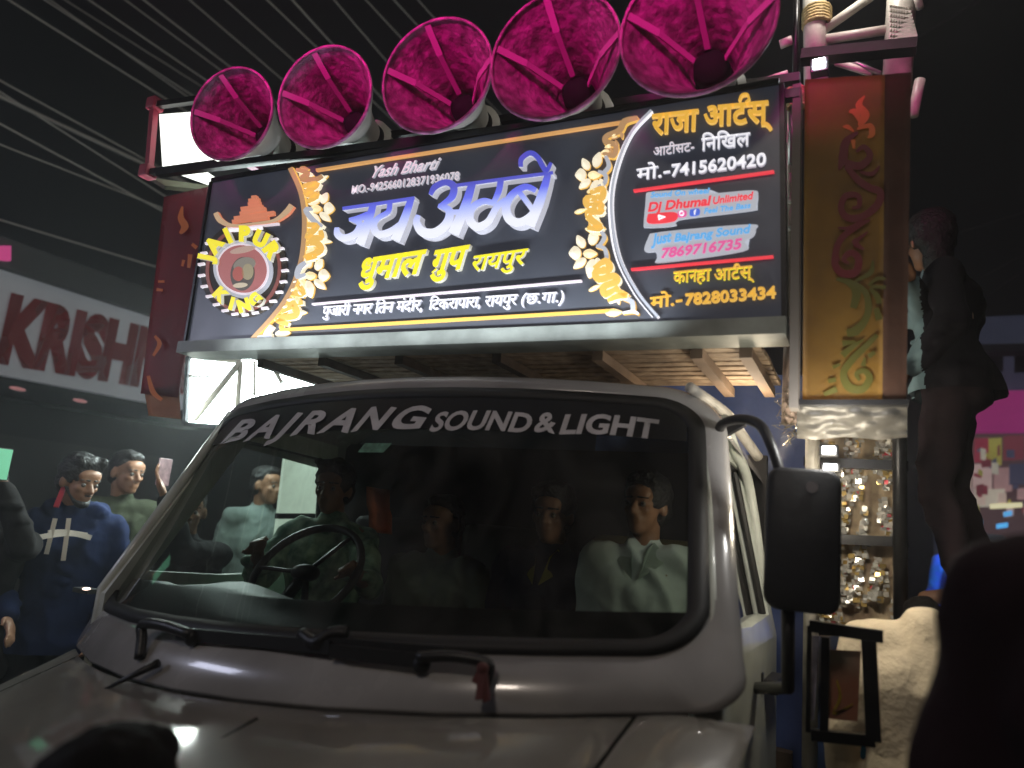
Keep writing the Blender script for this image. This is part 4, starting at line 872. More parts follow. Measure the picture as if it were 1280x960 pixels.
# black ladder step
ld = thing('step_ladder', 'black metal step frame below the sequin curtain at the truck side', 'ladder', pt(1055, 930, .05))
for a, b_, w in (((1012, 782), (1104, 796), .05), ((1032, 796), (1030, 918), .035), ((1086, 800), (1092, 925), .06), ((1014, 918), (1094, 926), .045), ((1012, 782), (1010, 915), .02)):
    bm = B(); bar(bm, pt(*a, .05 + .003 * w), pt(*b_, .05 + .003 * w), w * .55, w * .6, (0, 1, 0)); obj('bar', bm, blackmetal, ld)
bm = B(); boxq(bm, pt(1036, 812, .10), pt(1076, 814, .10), pt(1072, 902, .10), pt(1034, 898, .10), .004); obj('sticker_panel', bm, mat('sticker_brown', (.20, .15, .10), .5, col2=(.32, .10, .05), vs=9), ld)
bm = B(); plane_ribbon(bm, lambda x, y: at(x, y, 'Y', .092), [(1046, 850), (1050, 872), (1042, 892), (1066, 880)], [2, 4, 3, 2]); bmesh.ops.solidify(bm, geom=bm.faces[:], thickness=.002); obj('sticker_print', bm, mat('sticker_yellow', (.55, .42, .05), .5), ld)
bm = B(); boxq(bm, pt(1010, 795, .12), pt(1024, 795, .12), pt(1018, 900, .12), pt(1009, 900, .12), .004); obj('side_plate', bm, mat('lilac_plate', (.42, .40, .55), .4, var=.5, vs=30), ld)
bb = thing('blue_bin', 'bright blue plastic crate at the bottom edge below the ladder', 'crate', pt(1065, 1000, .4))
bm = B(); box(bm, pt(1040, 1010, .4), pt(1098, 928, .44)); bevel(bm, .004); obj('side_wall', bm, mat('bright_blue_plastic', (.02, .30, .62), .4, emit=None), bb)
bm = B(); a = pt(1040, 929, .39); bar(bm, a, pt(1098, 929, .39), .02, .012); obj('lip', bm, mat('bright_blue_plastic'), bb)

# ------------------------------------------------------------------ people
def clip_below(me, z):
    bm = bmesh.new(); bm.from_mesh(me); bmesh.ops.bisect_plane(bm, geom=bm.verts[:] + bm.edges[:] + bm.faces[:], plane_co=(0, 0, z), plane_no=(0, 0, 1), clear_inner=True); bm.to_mesh(me); bm.free(); return me
def remesh(bm, vox, smooth=4, fac=.6):
    me = bpy.data.meshes.new('tmp'); bm.to_mesh(me); bm.free(); o = bpy.data.objects.new('tmp', me)
    m = o.modifiers.new('r', 'REMESH'); m.mode = 'VOXEL'; m.voxel_size = vox; m.use_smooth_shade = True
    s = o.modifiers.new('s', 'SMOOTH'); s.factor = fac; s.iterations = smooth
    out = evaluate(o); bpy.data.meshes.remove(me); return out
def cap(bm, a, b_, ra, rb, seg=14):
    a = Vector(a); b_ = Vector(b_); d = b_ - a; L_ = d.length
    if L_ < 1e-4: ellipsoid(bm, a, (ra,) * 3, seg=seg, rings=8); return
    dn = d.normalized(); pts = []; rs = []
    for k in range(1, 5): t = math.pi / 2 * k / 4; pts.append(a - dn * ra * math.cos(t)); rs.append(max(.0005, ra * math.sin(t)))
    for k in range(4, 0, -1): t = math.pi / 2 * k / 4; pts.append(b_ + dn * rb * math.cos(t)); rs.append(max(.0005, rb * math.sin(t)))
    tube(bm, pts, rs, seg)
def displace(me, fn):
    n_ = len(me.vertices); co = [0.] * (3 * n_); no = [0.] * (3 * n_); me.vertices.foreach_get('co', co); me.vertex_normals.foreach_get('vector', no)
    for i in range(n_):
        k = 3 * i; d = fn(co[k], co[k + 1], co[k + 2]); co[k] += no[k] * d; co[k + 1] += no[k + 1] * d; co[k + 2] += no[k + 2] * d
    me.vertices.foreach_set('co', co); me.update()
NZ = lambda x, y, z: noise.noise(Vector((x, y, z)))
DEF = dict(pelvis=(0, 0, .93), waist=(0, 0, 1.08), chest=(0, .005, 1.28), neck=(0, .02, 1.44), head=(0, -.01, 1.60),
           sL=(.175, 0, 1.385), eL=(.235, .03, 1.11), wL=(.25, -.06, .87), sR=(-.175, 0, 1.385), eR=(-.235, .03, 1.11), wR=(-.25, -.06, .87),
           hL=(.09, 0, .90), kL=(.10, -.02, .50), aL=(.10, .03, .09), hR=(-.09, 0, .90), kR=(-.10, -.02, .50), aR=(-.10, .03, .09))
def person(label, headpos, face, pose=None, shirt=None, trousers=None, hair='short', yaw=0, pitch=0, scale=1., group='people in and around the truck', vox=.009, hands=True, hairmat=None, skinm=None, collar=None, hood=False, cuff=.92, legs=True, beard=False, shoes=True, hem=.06, reach=None, jacket=None, fold=1.):
    """headpos: world position of the head centre; face: world direction the chest faces in degrees, 0 = towards -Y"""
    J = {k: Vector(v) for k, v in DEF.items()}
    for k, v in (pose or {}).items(): J[k] = Vector(v)
    rotz = Matrix.Rotation(R_(face), 3, 'Z'); off = Vector(headpos) - rotz @ (J['head'] * scale)
    base = off.copy(); base.z = off.z + min(J['aL'].z, J['aR'].z) * scale - .09 * scale
    t = thing('person', label, 'person', base, None)
    if group: t['group'] = group
    def X(p): return off + rotz @ (Vector(p) * scale)
    J = {k: X(v) for k, v in J.items()}; s = scale
    skm = skinm or skin
    for q, tgt in (reach or {}).items():
        S = J['s' + q]; tg = Vector(tgt); d = tg - S; L_ = min(d.length, .50 * s); d.normalize(); W_ = S + d * L_; drop = math.sqrt(max(0, (.285 * s) ** 2 - (L_ / 2) ** 2)); pole = (Vector((0, 0, -1)) + (rotz @ Vector((1 if q == 'L' else -1, 0, 0))) * .5); pole = (pole - d * pole.dot(d)).normalized(); J['w' + q] = W_; J['e' + q] = S + d * L_ / 2 + pole * drop
    bm = B(); side = rotz @ Vector((1, 0, 0)); fwd0 = rotz @ Vector((0, -1, 0))
    sp = (J['sL'] - J['sR']).normalized() if (J['sL'] - J['sR']).length > .05 else side
    def torso(bm, k):
        for q in (-1, 1):
            cap(bm, J['pelvis'] + side * .07 * q * s, J['waist'] + side * .055 * q * s, (.10 + k) * s, (.095 + k) * s); cap(bm, J['waist'] + side * .055 * q * s, J['chest'] + sp * .07 * q * s, (.095 + k) * s, (.115 + k) * s)
        cap(bm, J['sL'] * .9 + J['sR'] * .1, J['sR'] * .9 + J['sL'] * .1, (.062 + k) * s, (.062 + k) * s); cap(bm, J['chest'], J['neck'], (.12 + k) * s, (.055 + k) * s)
    torso(bm, 0)
    hr = rotz @ Matrix.Rotation(R_(yaw), 3, 'Z') @ Matrix.Rotation(R_(pitch), 3, 'X'); H = J['head']
    def hp(x, y, z): return H + hr @ Vector((x, y, z)) * s
    cap(bm, J['neck'], hp(0, .03, -.06), .056 * s, .052 * s)
    def el(c, r, rr=None): ellipsoid(bm, hp(*c), tuple(q * s for q in r), hr if rr is None else hr @ rr, 20, 14)
    el((0, .012, .035), (.074, .094, .085)); el((0, -.022, -.03), (.058, .066, .078)); el((0, -.055, -.085), (.032, .030, .026)); el((0, -.062, .045), (.058, .03, .035))
    cap(bm, hp(0, -.084, .012), hp(0, -.106, -.026), .009 * s, .014 * s); el((.013, -.094, -.031), (.009, .010, .008)); el((-.013, -.094, -.031), (.009, .010, .008))
    cap(bm, hp(-.034, -.078, .022), hp(.034, -.078, .022), .012 * s, .012 * s); el((.036, -.062, -.018), (.02, .022, .018)); el((-.036, -.062, -.018), (.02, .022, .018))
    cap(bm, hp(-.018, -.084, -.055), hp(.018, -.084, -.055), .008 * s, .008 * s); cap(bm, hp(-.015, -.083, -.066), hp(.015, -.083, -.066), .008 * s, .008 * s)
    for q in (-1, 1): el((.076 * q, .012, -.005), (.012, .02, .031), Matrix.Rotation(R_(-20 * q), 3, 'Z'))
    for q in 'LR':
        S, E2, Wr = J['s' + q], J['e' + q], J['w' + q]
        cap(bm, S, E2, .05 * s, .040 * s); cap(bm, E2, Wr, .040 * s, .026 * s)
        d = (Wr - E2).normalized(); sg = 1 if q == 'L' else -1; n1 = d.cross(fwd0); n1 = n1.normalized() if n1.length > .1 else side; n2 = d.cross(n1).normalized()
        ellipsoid(bm, Wr + d * .05 * s, (.040 * s, .019 * s, .050 * s), Matrix((n2, n1, d)).transposed() if True else None, 12, 8)
        if hands:
            for k in range(4):
                o = n2 * (-.029 + .0195 * k) * s; l1 = (.042, .046, .043, .034)[k] * s; r0 = Wr + d * .085 * s + o; curl = .35 + .12 * k
                m1 = r0 + (d + n1 * .25 * curl * 1).normalized() * l1; m2 = m1 + (d * .75 + n1 * curl * 1.1).normalized() * l1 * .85
                cap(bm, r0 - d * .01, m1, .0092 * s, .0085 * s, 8); cap(bm, m1, m2, .0085 * s, .007 * s, 8)
            tb0 = Wr + d * .035 * s - n2 * .034 * s; t1 = tb0 + (d * .8 - n2 * .7).normalized() * .038 * s; cap(bm, tb0, t1, .011 * s, .010 * s, 8); cap(bm, t1, t1 + (d + n1 * .3).normalized() * .028 * s, .0098 * s, .008 * s, 8)
        if legs:
            Hp, K, A = J['h' + q], J['k' + q], J['a' + q]; cap(bm, Hp, K, .082 * s, .055 * s); cap(bm, K, A, .052 * s, .034 * s)
            cap(bm, A - Vector((0, 0, .03)) * s, A + (fwd0 * .15 - Vector((0, 0, .055))) * s, .036 * s, .028 * s)
    body = obj('body', remesh(bm, vox * s, 3, .5), skm, t, True)
    for q in (-1, 1):
        bm = B(); ellipsoid(bm, hp(.031 * q, -.0795, .002), (.0108 * s,) * 3, None, 12, 8); e = obj('eye', bm, mat('eye_white', (.16, .14, .12), .35), t, True)
        bm = B(); ellipsoid(bm, hp(.031 * q, -.0885, .002), (.0055 * s, .004 * s, .0055 * s), hr, 10, 6); obj('iris', bm, mat('dark_iris', (.02, .01, .008), .2), e, True)
        bm = B(); cap(bm, hp(.014 * q, -.091, .027), hp(.050 * q, -.078, .026), .0045 * s, .003 * s, 8); obj('eyebrow', bm, hairm, t, True)
    if beard:
        bm = B(); cap(bm, hp(-.02, -.094, -.047), hp(.02, -.094, -.047), .005 * s, .005 * s, 8); ellipsoid(bm, hp(0, -.064, -.092), (.036 * s, .032 * s, .024 * s), hr); 
        for q in (-1, 1): cap(bm, hp(.060 * q, -.005, -.03), hp(.034 * q, -.055, -.085), .012 * s, .012 * s, 8)
        obj('beard', remesh(bm, .008 * s, 2), hairm, t, True)
    # hair
    bm = B(); hl = {'short': .0, 'full': .012, 'cap': .0, 'long': .02}[hair]
    ellipsoid(bm, hp(0, .028, .052), ((.081 + hl) * s, (.096 + hl) * s, (.085 + hl) * s), hr, 24, 18); ellipsoid(bm, hp(0, .055, -.005), ((.074 + hl) * s, .062 * s, .075 * s), hr, 20, 14)
    ellipsoid(bm, hp(0, -.035, .098), ((.058 + hl) * s, .045 * s, (.030 + hl) * s), hr, 16, 10)
    if hair == 'full':
        for k in range(26): ellipsoid(bm, hp(random.uniform(-.06, .06), random.uniform(-.075, .07), .09 + random.uniform(0, .03)), (.022 * s, .022 * s, .022 * s), None, 8, 6)
    if hair == 'long': cap(bm, hp(0, .06, 0), hp(0, .07, -.12), .07 * s, .06 * s)
    hm = remesh(bm, .009 * s, 2, .5)
    displace(hm, lambda x, y, z: NZ(x * 26, y * 26, z * 26) * .006 + NZ(x * 60, y * 60, z * 60) * .004)
    obj('hair', hm, hairmat or hairm, t, True)
    # shirt with sleeves
    if shirt:
        bm = B(); torso(bm, .014); cap(bm, J['pelvis'] - Vector((0, 0, hem + .10)) * s, J['waist'], (.168 + .03 * hem) * s, .13 * s)
        for q in 'LR': cap(bm, J['h' + q].lerp(J['pelvis'], .3) - Vector((0, 0, hem + .02)) * s, J['waist'], .155 * s, .10 * s)
        for q in 'LR':
            S, E2, Wr = J['s' + q], J['e' + q], J['w' + q]; cap(bm, S, E2, .066 * s, .054 * s)
            if cuff > 0: cap(bm, E2, E2.lerp(Wr, cuff), .054 * s, .040 * s)
            if cuff > 0:
                for k in range(3): c = E2.lerp(Wr, .15 + .25 * k) ; ellipsoid(bm, c + Vector((random.uniform(-.01, .01), random.uniform(-.01, .01), 0)), (.055 * s, .055 * s, .018 * s))
        for k in range(5): zz = J['pelvis'].lerp(J['chest'], .1 + .18 * k); ellipsoid(bm, zz + side * random.uniform(-.06, .06) + fwd0 * .06, (.10 * s, .055 * s, .014 * s), Matrix.Rotation(random.uniform(-.5, .5), 3, 'Y'))
        cap(bm, J['neck'] - Vector((0, 0, .02)), J['neck'] + Vector((0, 0, .01)) * s, .075 * s, .066 * s)
        if hood:
            for k in range(9):
                a = R_(-20 + 220 * k / 8); c = J['neck'] + (side * math.cos(a) * .10 - fwd0 * (math.sin(a) * .11 + .01)) * s + Vector((0, 0, .02)); ellipsoid(bm, c, (.05 * s, .045 * s, .045 * s))
            ellipsoid(bm, J['neck'] - fwd0 * .12 * s - Vector((0, 0, .02)), (.11 * s, .07 * s, .08 * s), rotz)
        sm = remesh(bm, .011 * s, 3, .6)
        sm = clip_below(sm, J['pelvis'].z - (.06 + hem) * s)
        displace(sm, lambda x, y, z: fold * ((1 - abs(NZ(x * 7 + 2 * NZ(x * 3, y * 3, z * 3), y * 7, z * 4 + x * 5)) * 3) * .011 + NZ(x * 22, y * 22, z * 14) * .005 + (.5 - abs(NZ(x * 15 + z * 9, y * 15, z * 8))) * .007))
        obj('shirt' if not hood else 'hoodie', sm, shirt, t, True)
        if jacket:  # paints the unlit side of the shirt black; no separate garment
            sm.materials.append(jacket)
            for p in sm.polygons:
                if (p.center - J['chest']).dot(fwd0) < .085 * s: p.material_index = 1
        if collar:
            for q in (-1, 1):
                bm = B(); a = J['neck'] + side * .045 * q * s + Vector((0, 0, .03)) * s; bq = J['chest'] + side * .012 * q * s + fwd0 * .135 * s + Vector((0, 0, .05)) * s; c = J['neck'] + side * .11 * q * s + fwd0 * .07 * s - Vector((0, 0, .03)) * s
                mid = J['neck'] + side * .03 * q * s + fwd0 * .095 * s
                f = [bm.verts.new(p) for p in (a + fwd0 * .05 * s, mid, bq, c)]; bm.faces.new(f); bmesh.ops.solidify(bm, geom=bm.faces[:], thickness=.006); obj('collar', bm, collar, t)
    if trousers and legs:
        bm = B()
        for q in 'LR':
            Hp, K, A = J['h' + q], J['k' + q], J['a' + q]; cap(bm, Hp, K, .096 * s, .070 * s); cap(bm, K, K.lerp(A, .93), .070 * s, .058 * s)
            for k in range(4): ellipsoid(bm, K.lerp(A, .05 + .25 * k), (.072 * s, .068 * s, .016 * s), Matrix.Rotation(random.uniform(-.4, .4), 3, 'X'))
        cap(bm, J['pelvis'] + side * .06 * s, J['pelvis'] - side * .06 * s, .115 * s, .115 * s)
        tm_ = remesh(bm, .013 * s, 3, .6)
        displace(tm_, lambda x, y, z: (1 - abs(NZ(x * 6, y * 6, z * 9)) * 3) * .009)
        obj('trousers', tm_, trousers, t, True)
        if shoes:
            for q in 'LR':
                A = J['a' + q]; bm = B(); cap(bm, A - Vector((0, 0, .04)) * s, A + (fwd0 * .17 - Vector((0, 0, .055))) * s, .046 * s, .036 * s); obj('shoe', remesh(bm, .012 * s, 2), mat('dark_shoe', (.03, .025, .02), .5), t, True)
    return t, J, hp
navy = cloth('navy_fleece', (.016, .028, .085)); olive = cloth('olive_jacket', (.055, .065, .04)); denim = cloth('dark_trousers', (.02, .02, .024)); brownt = cloth('brown_trousers', (.07, .045, .035))
SIT = dict(pelvis=(0, .10, .93), kL=(.13, -.36, .86), aL=(.14, -.38, .45), kR=(-.13, -.36, .86), aR=(-.14, -.38, .45), hL=(.09, .08, .88), hR=(-.09, .08, .88))
# man in navy hoodie
p1, J1, hp1 = person('man in navy hoodie with a white H-like print, standing left of the hood', at(100, 603, 'X', -.98), 52, dict(wL=(.20, -.16, .93), eL=(.25, .0, 1.12), wR=(-.16, -.22, .98), eR=(-.25, -.02, 1.12), head=(.0, -.05, 1.60), neck=(0, 0, 1.44)), navy, denim, 'full', yaw=38, pitch=10, hood=True, vox=.007, beard=True)
wh = mat('white_drawcord', (.66, .58, .5), .8)
def onchest(px, py, k=.0): return at(px, py, 'X', J1['chest'].x + .155 + k)
hd = [c for c in p1.children if c.name.startswith('hoodie')][0]
for pts, w in (([(69, 648), (64, 668), (58, 692)], .024), ([(86, 648), (83, 672), (79, 700)], .024), ([(48, 672), (70, 668), (92, 667), (113, 672)], .030), ([(60, 665), (80, 664), (108, 668)], .02)):
    bm = B(); P = crom([onchest(x, y, .012 - .004 * abs(x - 80) / 30 ) for x, y in pts], 4)
    for a, b_ in zip(P[:-1], P[1:]): bar(bm, a, b_ + (b_ - a) * .15, w * .8, w * .25, (1, -.5, 0))
    obj('chest_print', bm, wh, hd)
bm = B(); a = at(82, 604, 'X', -1.01); bar(bm, a, at(70, 634, 'X', -.98), .022, .010); tag(obj('earphone_band', bm, mat('red_band', (.45, .02, .05), .6)), 'red lanyard strap at the neck of the man in the navy hoodie', 'strap')
# man in olive jacket
person('man in dark olive jacket with short black hair, nearest the windscreen pillar on the left', at(159, 592, 'X', -1.30), 60, dict(head=(0, -.03, 1.6)), olive, denim, 'short', yaw=32, pitch=4, vox=.007)
person('man in black clothes at the far left edge holding a phone', at(-16, 620, 'X', -1.15), 60, None, cloth('black_cotton', (.02, .018, .018)), denim, 'short', yaw=15, reach=dict(L=at(4, 606, 'X', -.92)))
ph = thing('phone', 'phone with green screen held up at the far left edge', 'phone', at(2, 580, 'X', -.9)); bm = B(); c = at(2, 580, 'X', -.88); box(bm, c - Vector((.004, .035, .07)), c + Vector((.004, .035, .07))); bevel(bm, .003); obj('case', bm, blackp, ph)
bm = B(); box(bm, c + Vector((.0045, -.032, -.066)), c + Vector((.006, .032, .066))); obj('screen', bm, mat('green_screen', (.1, .3, .2), .3, emit=(.18, .55, .32), es=.8), ph)
# raised phone behind the pillar and lit phone by the hoodie hand
ph2 = thing('phone', 'pale phone held up behind the left windscreen pillar', 'phone', at(206, 590, 'X', -.55)); bm = B(); c = at(205, 590, 'X', -.55); box(bm, c - Vector((.005, .035, .065)), c + Vector((.005, .035, .065))); bevel(bm, .004); obj('case', bm, mat('pale_phone_case', (.55, .42, .45), .4, var=.5, vs=40, emit=(.5, .3, .32), es=.25), ph2)
ph3 = thing('phone', 'phone with bright torch light by the navy hoodie', 'phone', at(108, 738, 'X', -.5)); bm = B(); c = at(108, 738, 'X', -.52); box(bm, c - Vector((.05, .03, .01)), c + Vector((.05, .03, .01))); bevel(bm, .003); obj('case', bm, blackp, ph3)
bm = B(); ellipsoid(bm, at(108, 736, 'X', -.46), (.010, .018, .006)); obj('torch', bm, mat('torch_light', (1, .8, .7), .3, emit=(1, .72, .58), es=3.2), ph3)
person('man in black jacket behind the windscreen pillar holding the pale phone', at(236, 640, 'X', -.62), 50, None, cloth('black_jacket', (.018, .018, .02)), denim, 'short', reach=dict(L=at(206, 622, 'X', -.52)))
# man outside seen through the side window
person('man in pale teal shirt standing outside, seen through the driver side window', at(334, 608, 'X', -.95), 62, dict(head=(0, -.02, 1.6)), cloth('teal_cotton', (.26, .33, .31)), denim, 'short', yaw=30)
# driver
drivc = cloth('green_patterned_shirt', (.42, .60, .42), (.04, .15, .09), vs=18)
person('driver in green patterned shirt behind the steering wheel', at(416, 612, 'Y', .42), 8, dict(SIT, eL=(.24, -.14, 1.16), wL=(.12, -.36, 1.16), eR=(-.26, -.12, 1.16), wR=(-.16, -.38, 1.20)), drivc, brownt, 'full', yaw=12, cuff=.3, scale=.90, reach=dict(R=pt(322, 690, .05), L=pt(440, 720, .05)))
person('passenger in pale grey shirt in the middle of the cab', at(552, 655, 'Y', .50), 0, dict(SIT, wL=(.10, -.30, 1.02), wR=(-.10, -.30, 1.02)), cloth('grey_green_cotton', (.20, .24, .20)), brownt, 'short', yaw=-10, scale=.88)
person('passenger in dark jacket with yellow collar, third seat from the driver', at(690, 645, 'Y', .46), 0, dict(SIT, wL=(.10, -.30, 1.02), wR=(-.10, -.30, 1.02)), cloth('dark_navy_jacket', (.018, .02, .04)), brownt, 'full', yaw=5, scale=.88, collar=cloth('yellow_collar', (.42, .36, .04)))
person('passenger in open white shirt at the right end of the cab', at(806, 634, 'Y', .42), 4, dict(SIT, wL=(.12, -.30, 1.05), wR=(-.12, -.30, 1.05)), cloth('white_shirt', (.72, .80, .76), var=.2), brownt, 'full', yaw=-14, pitch=-4, scale=.86, collar=cloth('white_collar', (.62, .72, .64)))
# man standing on the truck side
greyblue = cloth('grey_blue_shirt', (.22, .34, .38)); dkpants = cloth('mauve_dark_trousers', (.03, .018, .022))
hpS = at(1160, 305, 'Y', .80)
person('man in grey blue shirt standing up on the truck side right of the gold banner', hpS, -97, dict(eL=(.20, -.16, 1.28), wL=(.06, -.24, 1.42), pelvis=(0, .05, .93), kL=(.09, -.06, .50), aL=(.08, .04, .10), kR=(-.09, -.01, .5), aR=(-.1, .1, .1), neck=(0, -.02, 1.44), head=(0, -.06, 1.6)), greyblue, dkpants, 'long', yaw=-55, scale=.78, cuff=.9, shoes=False, hem=-.02, jacket=cloth('shirt_shade_black', (.010, .008, .012)), reach=dict(R=pt(1136, 352, .56), L=pt(1130, 470, .56)))  # black on the shirt away from its lit front stands for shade
# man in beige
beige = cloth('beige_kurta', (.64, .55, .40), (.57, .48, .34), vs=5, bump=.5, bs=60)
person('man in beige long shirt with bowed head, seen from behind beside the ladder', at(1160, 788, 'Y', .30) + Vector((0, .18, -.03)), 178, dict(head=(0, -.18, 1.41)), beige, denim, 'short', hairmat=mat('matt_black_hair', (.006, .005, .005), .8, bump=.5, bs=90, spec=.1), pitch=-50, scale=.86, vox=.009, hem=.3, fold=.35, collar=mat('pale_collar_band', (.66, .60, .50), .8))
# near silhouettes
person('dark haired head of a bystander at the bottom left in front of the hood', at(130, 1056, 'Y', -1.24), 180, dict(), cloth('black_cotton', (.02, .018, .018)), denim, 'short', vox=.008, scale=1.12, group=None, hairmat=mat('near_black_hair', (.006, .005, .005), .75, bump=.4, bs=60, spec=.15), yaw=25)
person('bystander in dark maroon clothes close to the camera at the lower right edge', at(1497, 520, 'Y', -.95), 165, dict(eR=(-.30, .05, 1.12)), cloth('very_dark_maroon', (.018, .009, .012)), denim, 'short', vox=.009, group=None, scale=1.02)

# ------------------------------------------------------------------ left street side: shop building with its sign
sh = thing('shop_building', 'dark shop building across the street with white fascia and red letters', 'building', (-6, 3, 0))
SXp = -4.2
bm = B(); box(bm, (-9, -6, 0), (SXp - .12, 16, 3.15)); obj('wall', bm, mat('dark_wall', (.022, .022, .02), .85, var=.4, vs=1.5, bump=.3), sh)
fas = B(); q = [at(-60, 312, 'X', SXp), at(240, 411, 'X', SXp), at(240, 515, 'X', SXp), at(-60, 459, 'X', SXp)]; z1 = (q[0].z + q[1].z) / 2
boxq(fas, q[0], q[1], q[2], q[3], -.10); obj('fascia', fas, mat('white_flex_fascia', (.56, .56, .58), .5, emit=(.5, .5, .56), es=.09, var=.12, vs=3), sh)
tmh = textmesh('KRISHNA', .065, 0); bmx = B(); bmx.from_mesh(tmh); xs = [v.co.x for v in bmx.verts]; x0, x1 = min(xs), max(xs)
A0, A1 = at(-16, 446, 'X', SXp), at(226, 488, 'X', SXp); hh = at(60, 376, 'X', SXp).z - at(60, 453, 'X', SXp).z
for v in bmx.verts: t = (v.co.x - x0) / (x1 - x0); p = A0.lerp(A1, t); v.co = Vector((SXp + .14, p.y, p.z + v.co.y / .73 * hh))
bmesh.ops.solidify(bmx, geom=bmx.faces[:], thickness=.01)
obj('fascia_lettering', bmx, mat('dark_red_letter', (.30, .015, .015), .5, emit=(.3, .02, .02), es=.08), sh)
for a, b_, w, m in (((-60, 300), (240, 400), .25, mat('dark_parapet', (.07, .07, .07), .8)), ((-60, 478), (240, 530), .12, blackmetal)):
    bm = B(); bar(bm, at(*a, 'X', SXp + .05), at(*b_, 'X', SXp + .05), .3, w); obj('ledge', bm, m, sh)
bm = B(); boxq(bm, at(-10, 307, 'X', SXp + .25), at(14, 307, 'X', SXp + .25), at(14, 326, 'X', SXp + .25), at(-10, 324, 'X', SXp + .25), .05)
tag(obj('pink_sign', bm, mat('pink_lit_sign', (.5, .05, .2), .5, emit=(.75, .08, .3), es=.5)), 'small glowing pink sign at the left edge above the white fascia', 'sign')
for x, y in ((22, 486), (100, 501)):
    bm = B(); c = at(x, y, 'X', SXp + .2); ellipsoid(bm, c, (.03, .07, .016)); tag(obj('fascia_lamp', bm, mat('dim_red_lamp', (.5, .2, .2), .5, emit=(.5, .22, .22), es=.45), None, True), 'small dim red lamp under the %s of the white fascia' % ('K' if x < 50 else 'S and H letters'), 'lamp', 'lamps under the shop fascia')
# shutters / doorway
bm = B(); box(bm, (SXp - .1, .5, .1), (SXp - .06, 3.4, 2.0)); obj('shutter', bm, mat('shutter_dark', (.03, .028, .026), .6), sh)

# ------------------------------------------------------------------ overhead wires, running along the street
wirem = mat('wire_dark_grey', (.80, .74, .66), .6)
wires = [(15, 0, 205, 118, .011, 6.2), (60, 0, 240, 115, .009, 6.4), (66, 0, 250, 128, .009, 6.5), (85, 0, 245, 100, .009, 6.8), (115, 0, 258, 97, .010, 6.6), (160, 0, 270, 80, .009, 6.9), (183, 0, 290, 82, .012, 7.0), (240, 0, 352, 95, .010, 7.0), (285, 0, 370, 75, .010, 7.1), (337, 0, 395, 55, .010, 7.0), (368, 0, 425, 62, .013, 7.1), (420, 0, 485, 75, .010, 7.3), (460, 0, 505, 48, .010, 7.3), (495, 0, 525, 32, .010, 7.4), (525, 0, 545, 22, .010, 7.5),
         (0, 98, 180, 195, .012, 5.6), (0, 118, 178, 200, .022, 5.4), (0, 112, 176, 222, .009, 5.3), (0, 152, 200, 258, .011, 5.0), (0, 178, 200, 255, .009, 4.8), (0, 272, 95, 300, .012, 4.2)]
cols = ['nearly touching the top left corner', 'in the left bundle', 'doubling the left bundle', 'right of the left bundle', 'fourth from the top left corner', 'fifth from the top left corner', 'bright, ending over the leftmost horn', 'just right of the leftmost horn', 'between the first two horns', 'grazing the second horn top', 'thick, over the second horn', 'right of the second horn', 'before the middle horn', 'touching the middle horn left top', 'ending at the middle horn top',
        'upper of the bundle at mid left', 'thickest of all, at mid left', 'thin, under the thick cable at mid left', 'long, ending at the white panel corner', 'lowest pair of the left sky', 'faint and low above the shop fascia']
for i, (x0, y0, x1, y1, r, z) in enumerate(wires):
    a = at(x0, y0, 'Z', z); X = a.x; b_ = at(x1, y1, 'X', X - .0)
    zz = b_.z if 2.5 < b_.z < 14 else z; d = (b_ - a); d = d / max(d.length, .01)
    p0 = a - d * 4; p1_ = b_ + d * (12 if d.y > 0 else 4); bm = B(); P = []
    for k in range(25):
        t = k / 24; p = p0.lerp(p1_, t); p.z += .10 * (2 * t - 1) ** 2 - .05; P.append(p)
    tube(bm, P, r * .95, 6); tag(obj('overhead_wire', bm, wirem, None, True), 'overhead wire against the dark sky, ' + cols[i], 'wire', 'overhead wires')
for i, (x0, y0, x1, y1) in enumerate(((1280, 338, 1218, 380), (1280, 318, 1210, 356), (1225, 0, 1150, 45), (1280, 265, 1170, 300))):
    a = at(x0, y0, 'Y', 8); b_ = at(x1, y1, 'Y', 16); d = (b_ - a); bm = B(); tube(bm, [a - d * .8, a, b_, b_ + d * .5], .008, 6)
    tag(obj('overhead_wire', bm, mat('wire_dim', (.12, .11, .12), .6), None, True), 'dim wire at the right side, ' + ('lowest, above the blue building', 'second lowest, above the blue building', 'at the top beside the tower', 'behind the man on the truck side')[i], 'wire', 'overhead wires')

# ------------------------------------------------------------------ right street side
rb_ = thing('corner_building', 'blue grey building with dark windows far right beyond the standing man', 'building', (5, 12, 0)); Yb = 12.
def ob(name, c4, m, parent, y=Yb, th=.12):
    bm = B(); boxq(bm, *[at(x, yy, 'Y', y) for x, yy in c4], th); return obj(name, bm, m, parent)
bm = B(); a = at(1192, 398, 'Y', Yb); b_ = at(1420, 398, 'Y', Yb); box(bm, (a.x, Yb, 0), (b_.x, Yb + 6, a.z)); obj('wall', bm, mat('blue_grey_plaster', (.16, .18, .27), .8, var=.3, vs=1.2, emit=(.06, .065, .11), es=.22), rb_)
ob('ledge', [(1190, 431), (1420, 426), (1420, 438), (1190, 441)], mat('dark_ledge', (.05, .05, .07), .8), rb_, Yb - .3, .3)
for x in (1232, 1268, 1308): ob('window', [(x, 443), (x + 22, 441), (x + 22, 464), (x, 466)], mat('dark_window', (.02, .02, .03), .2), rb_, Yb - .03, .04)
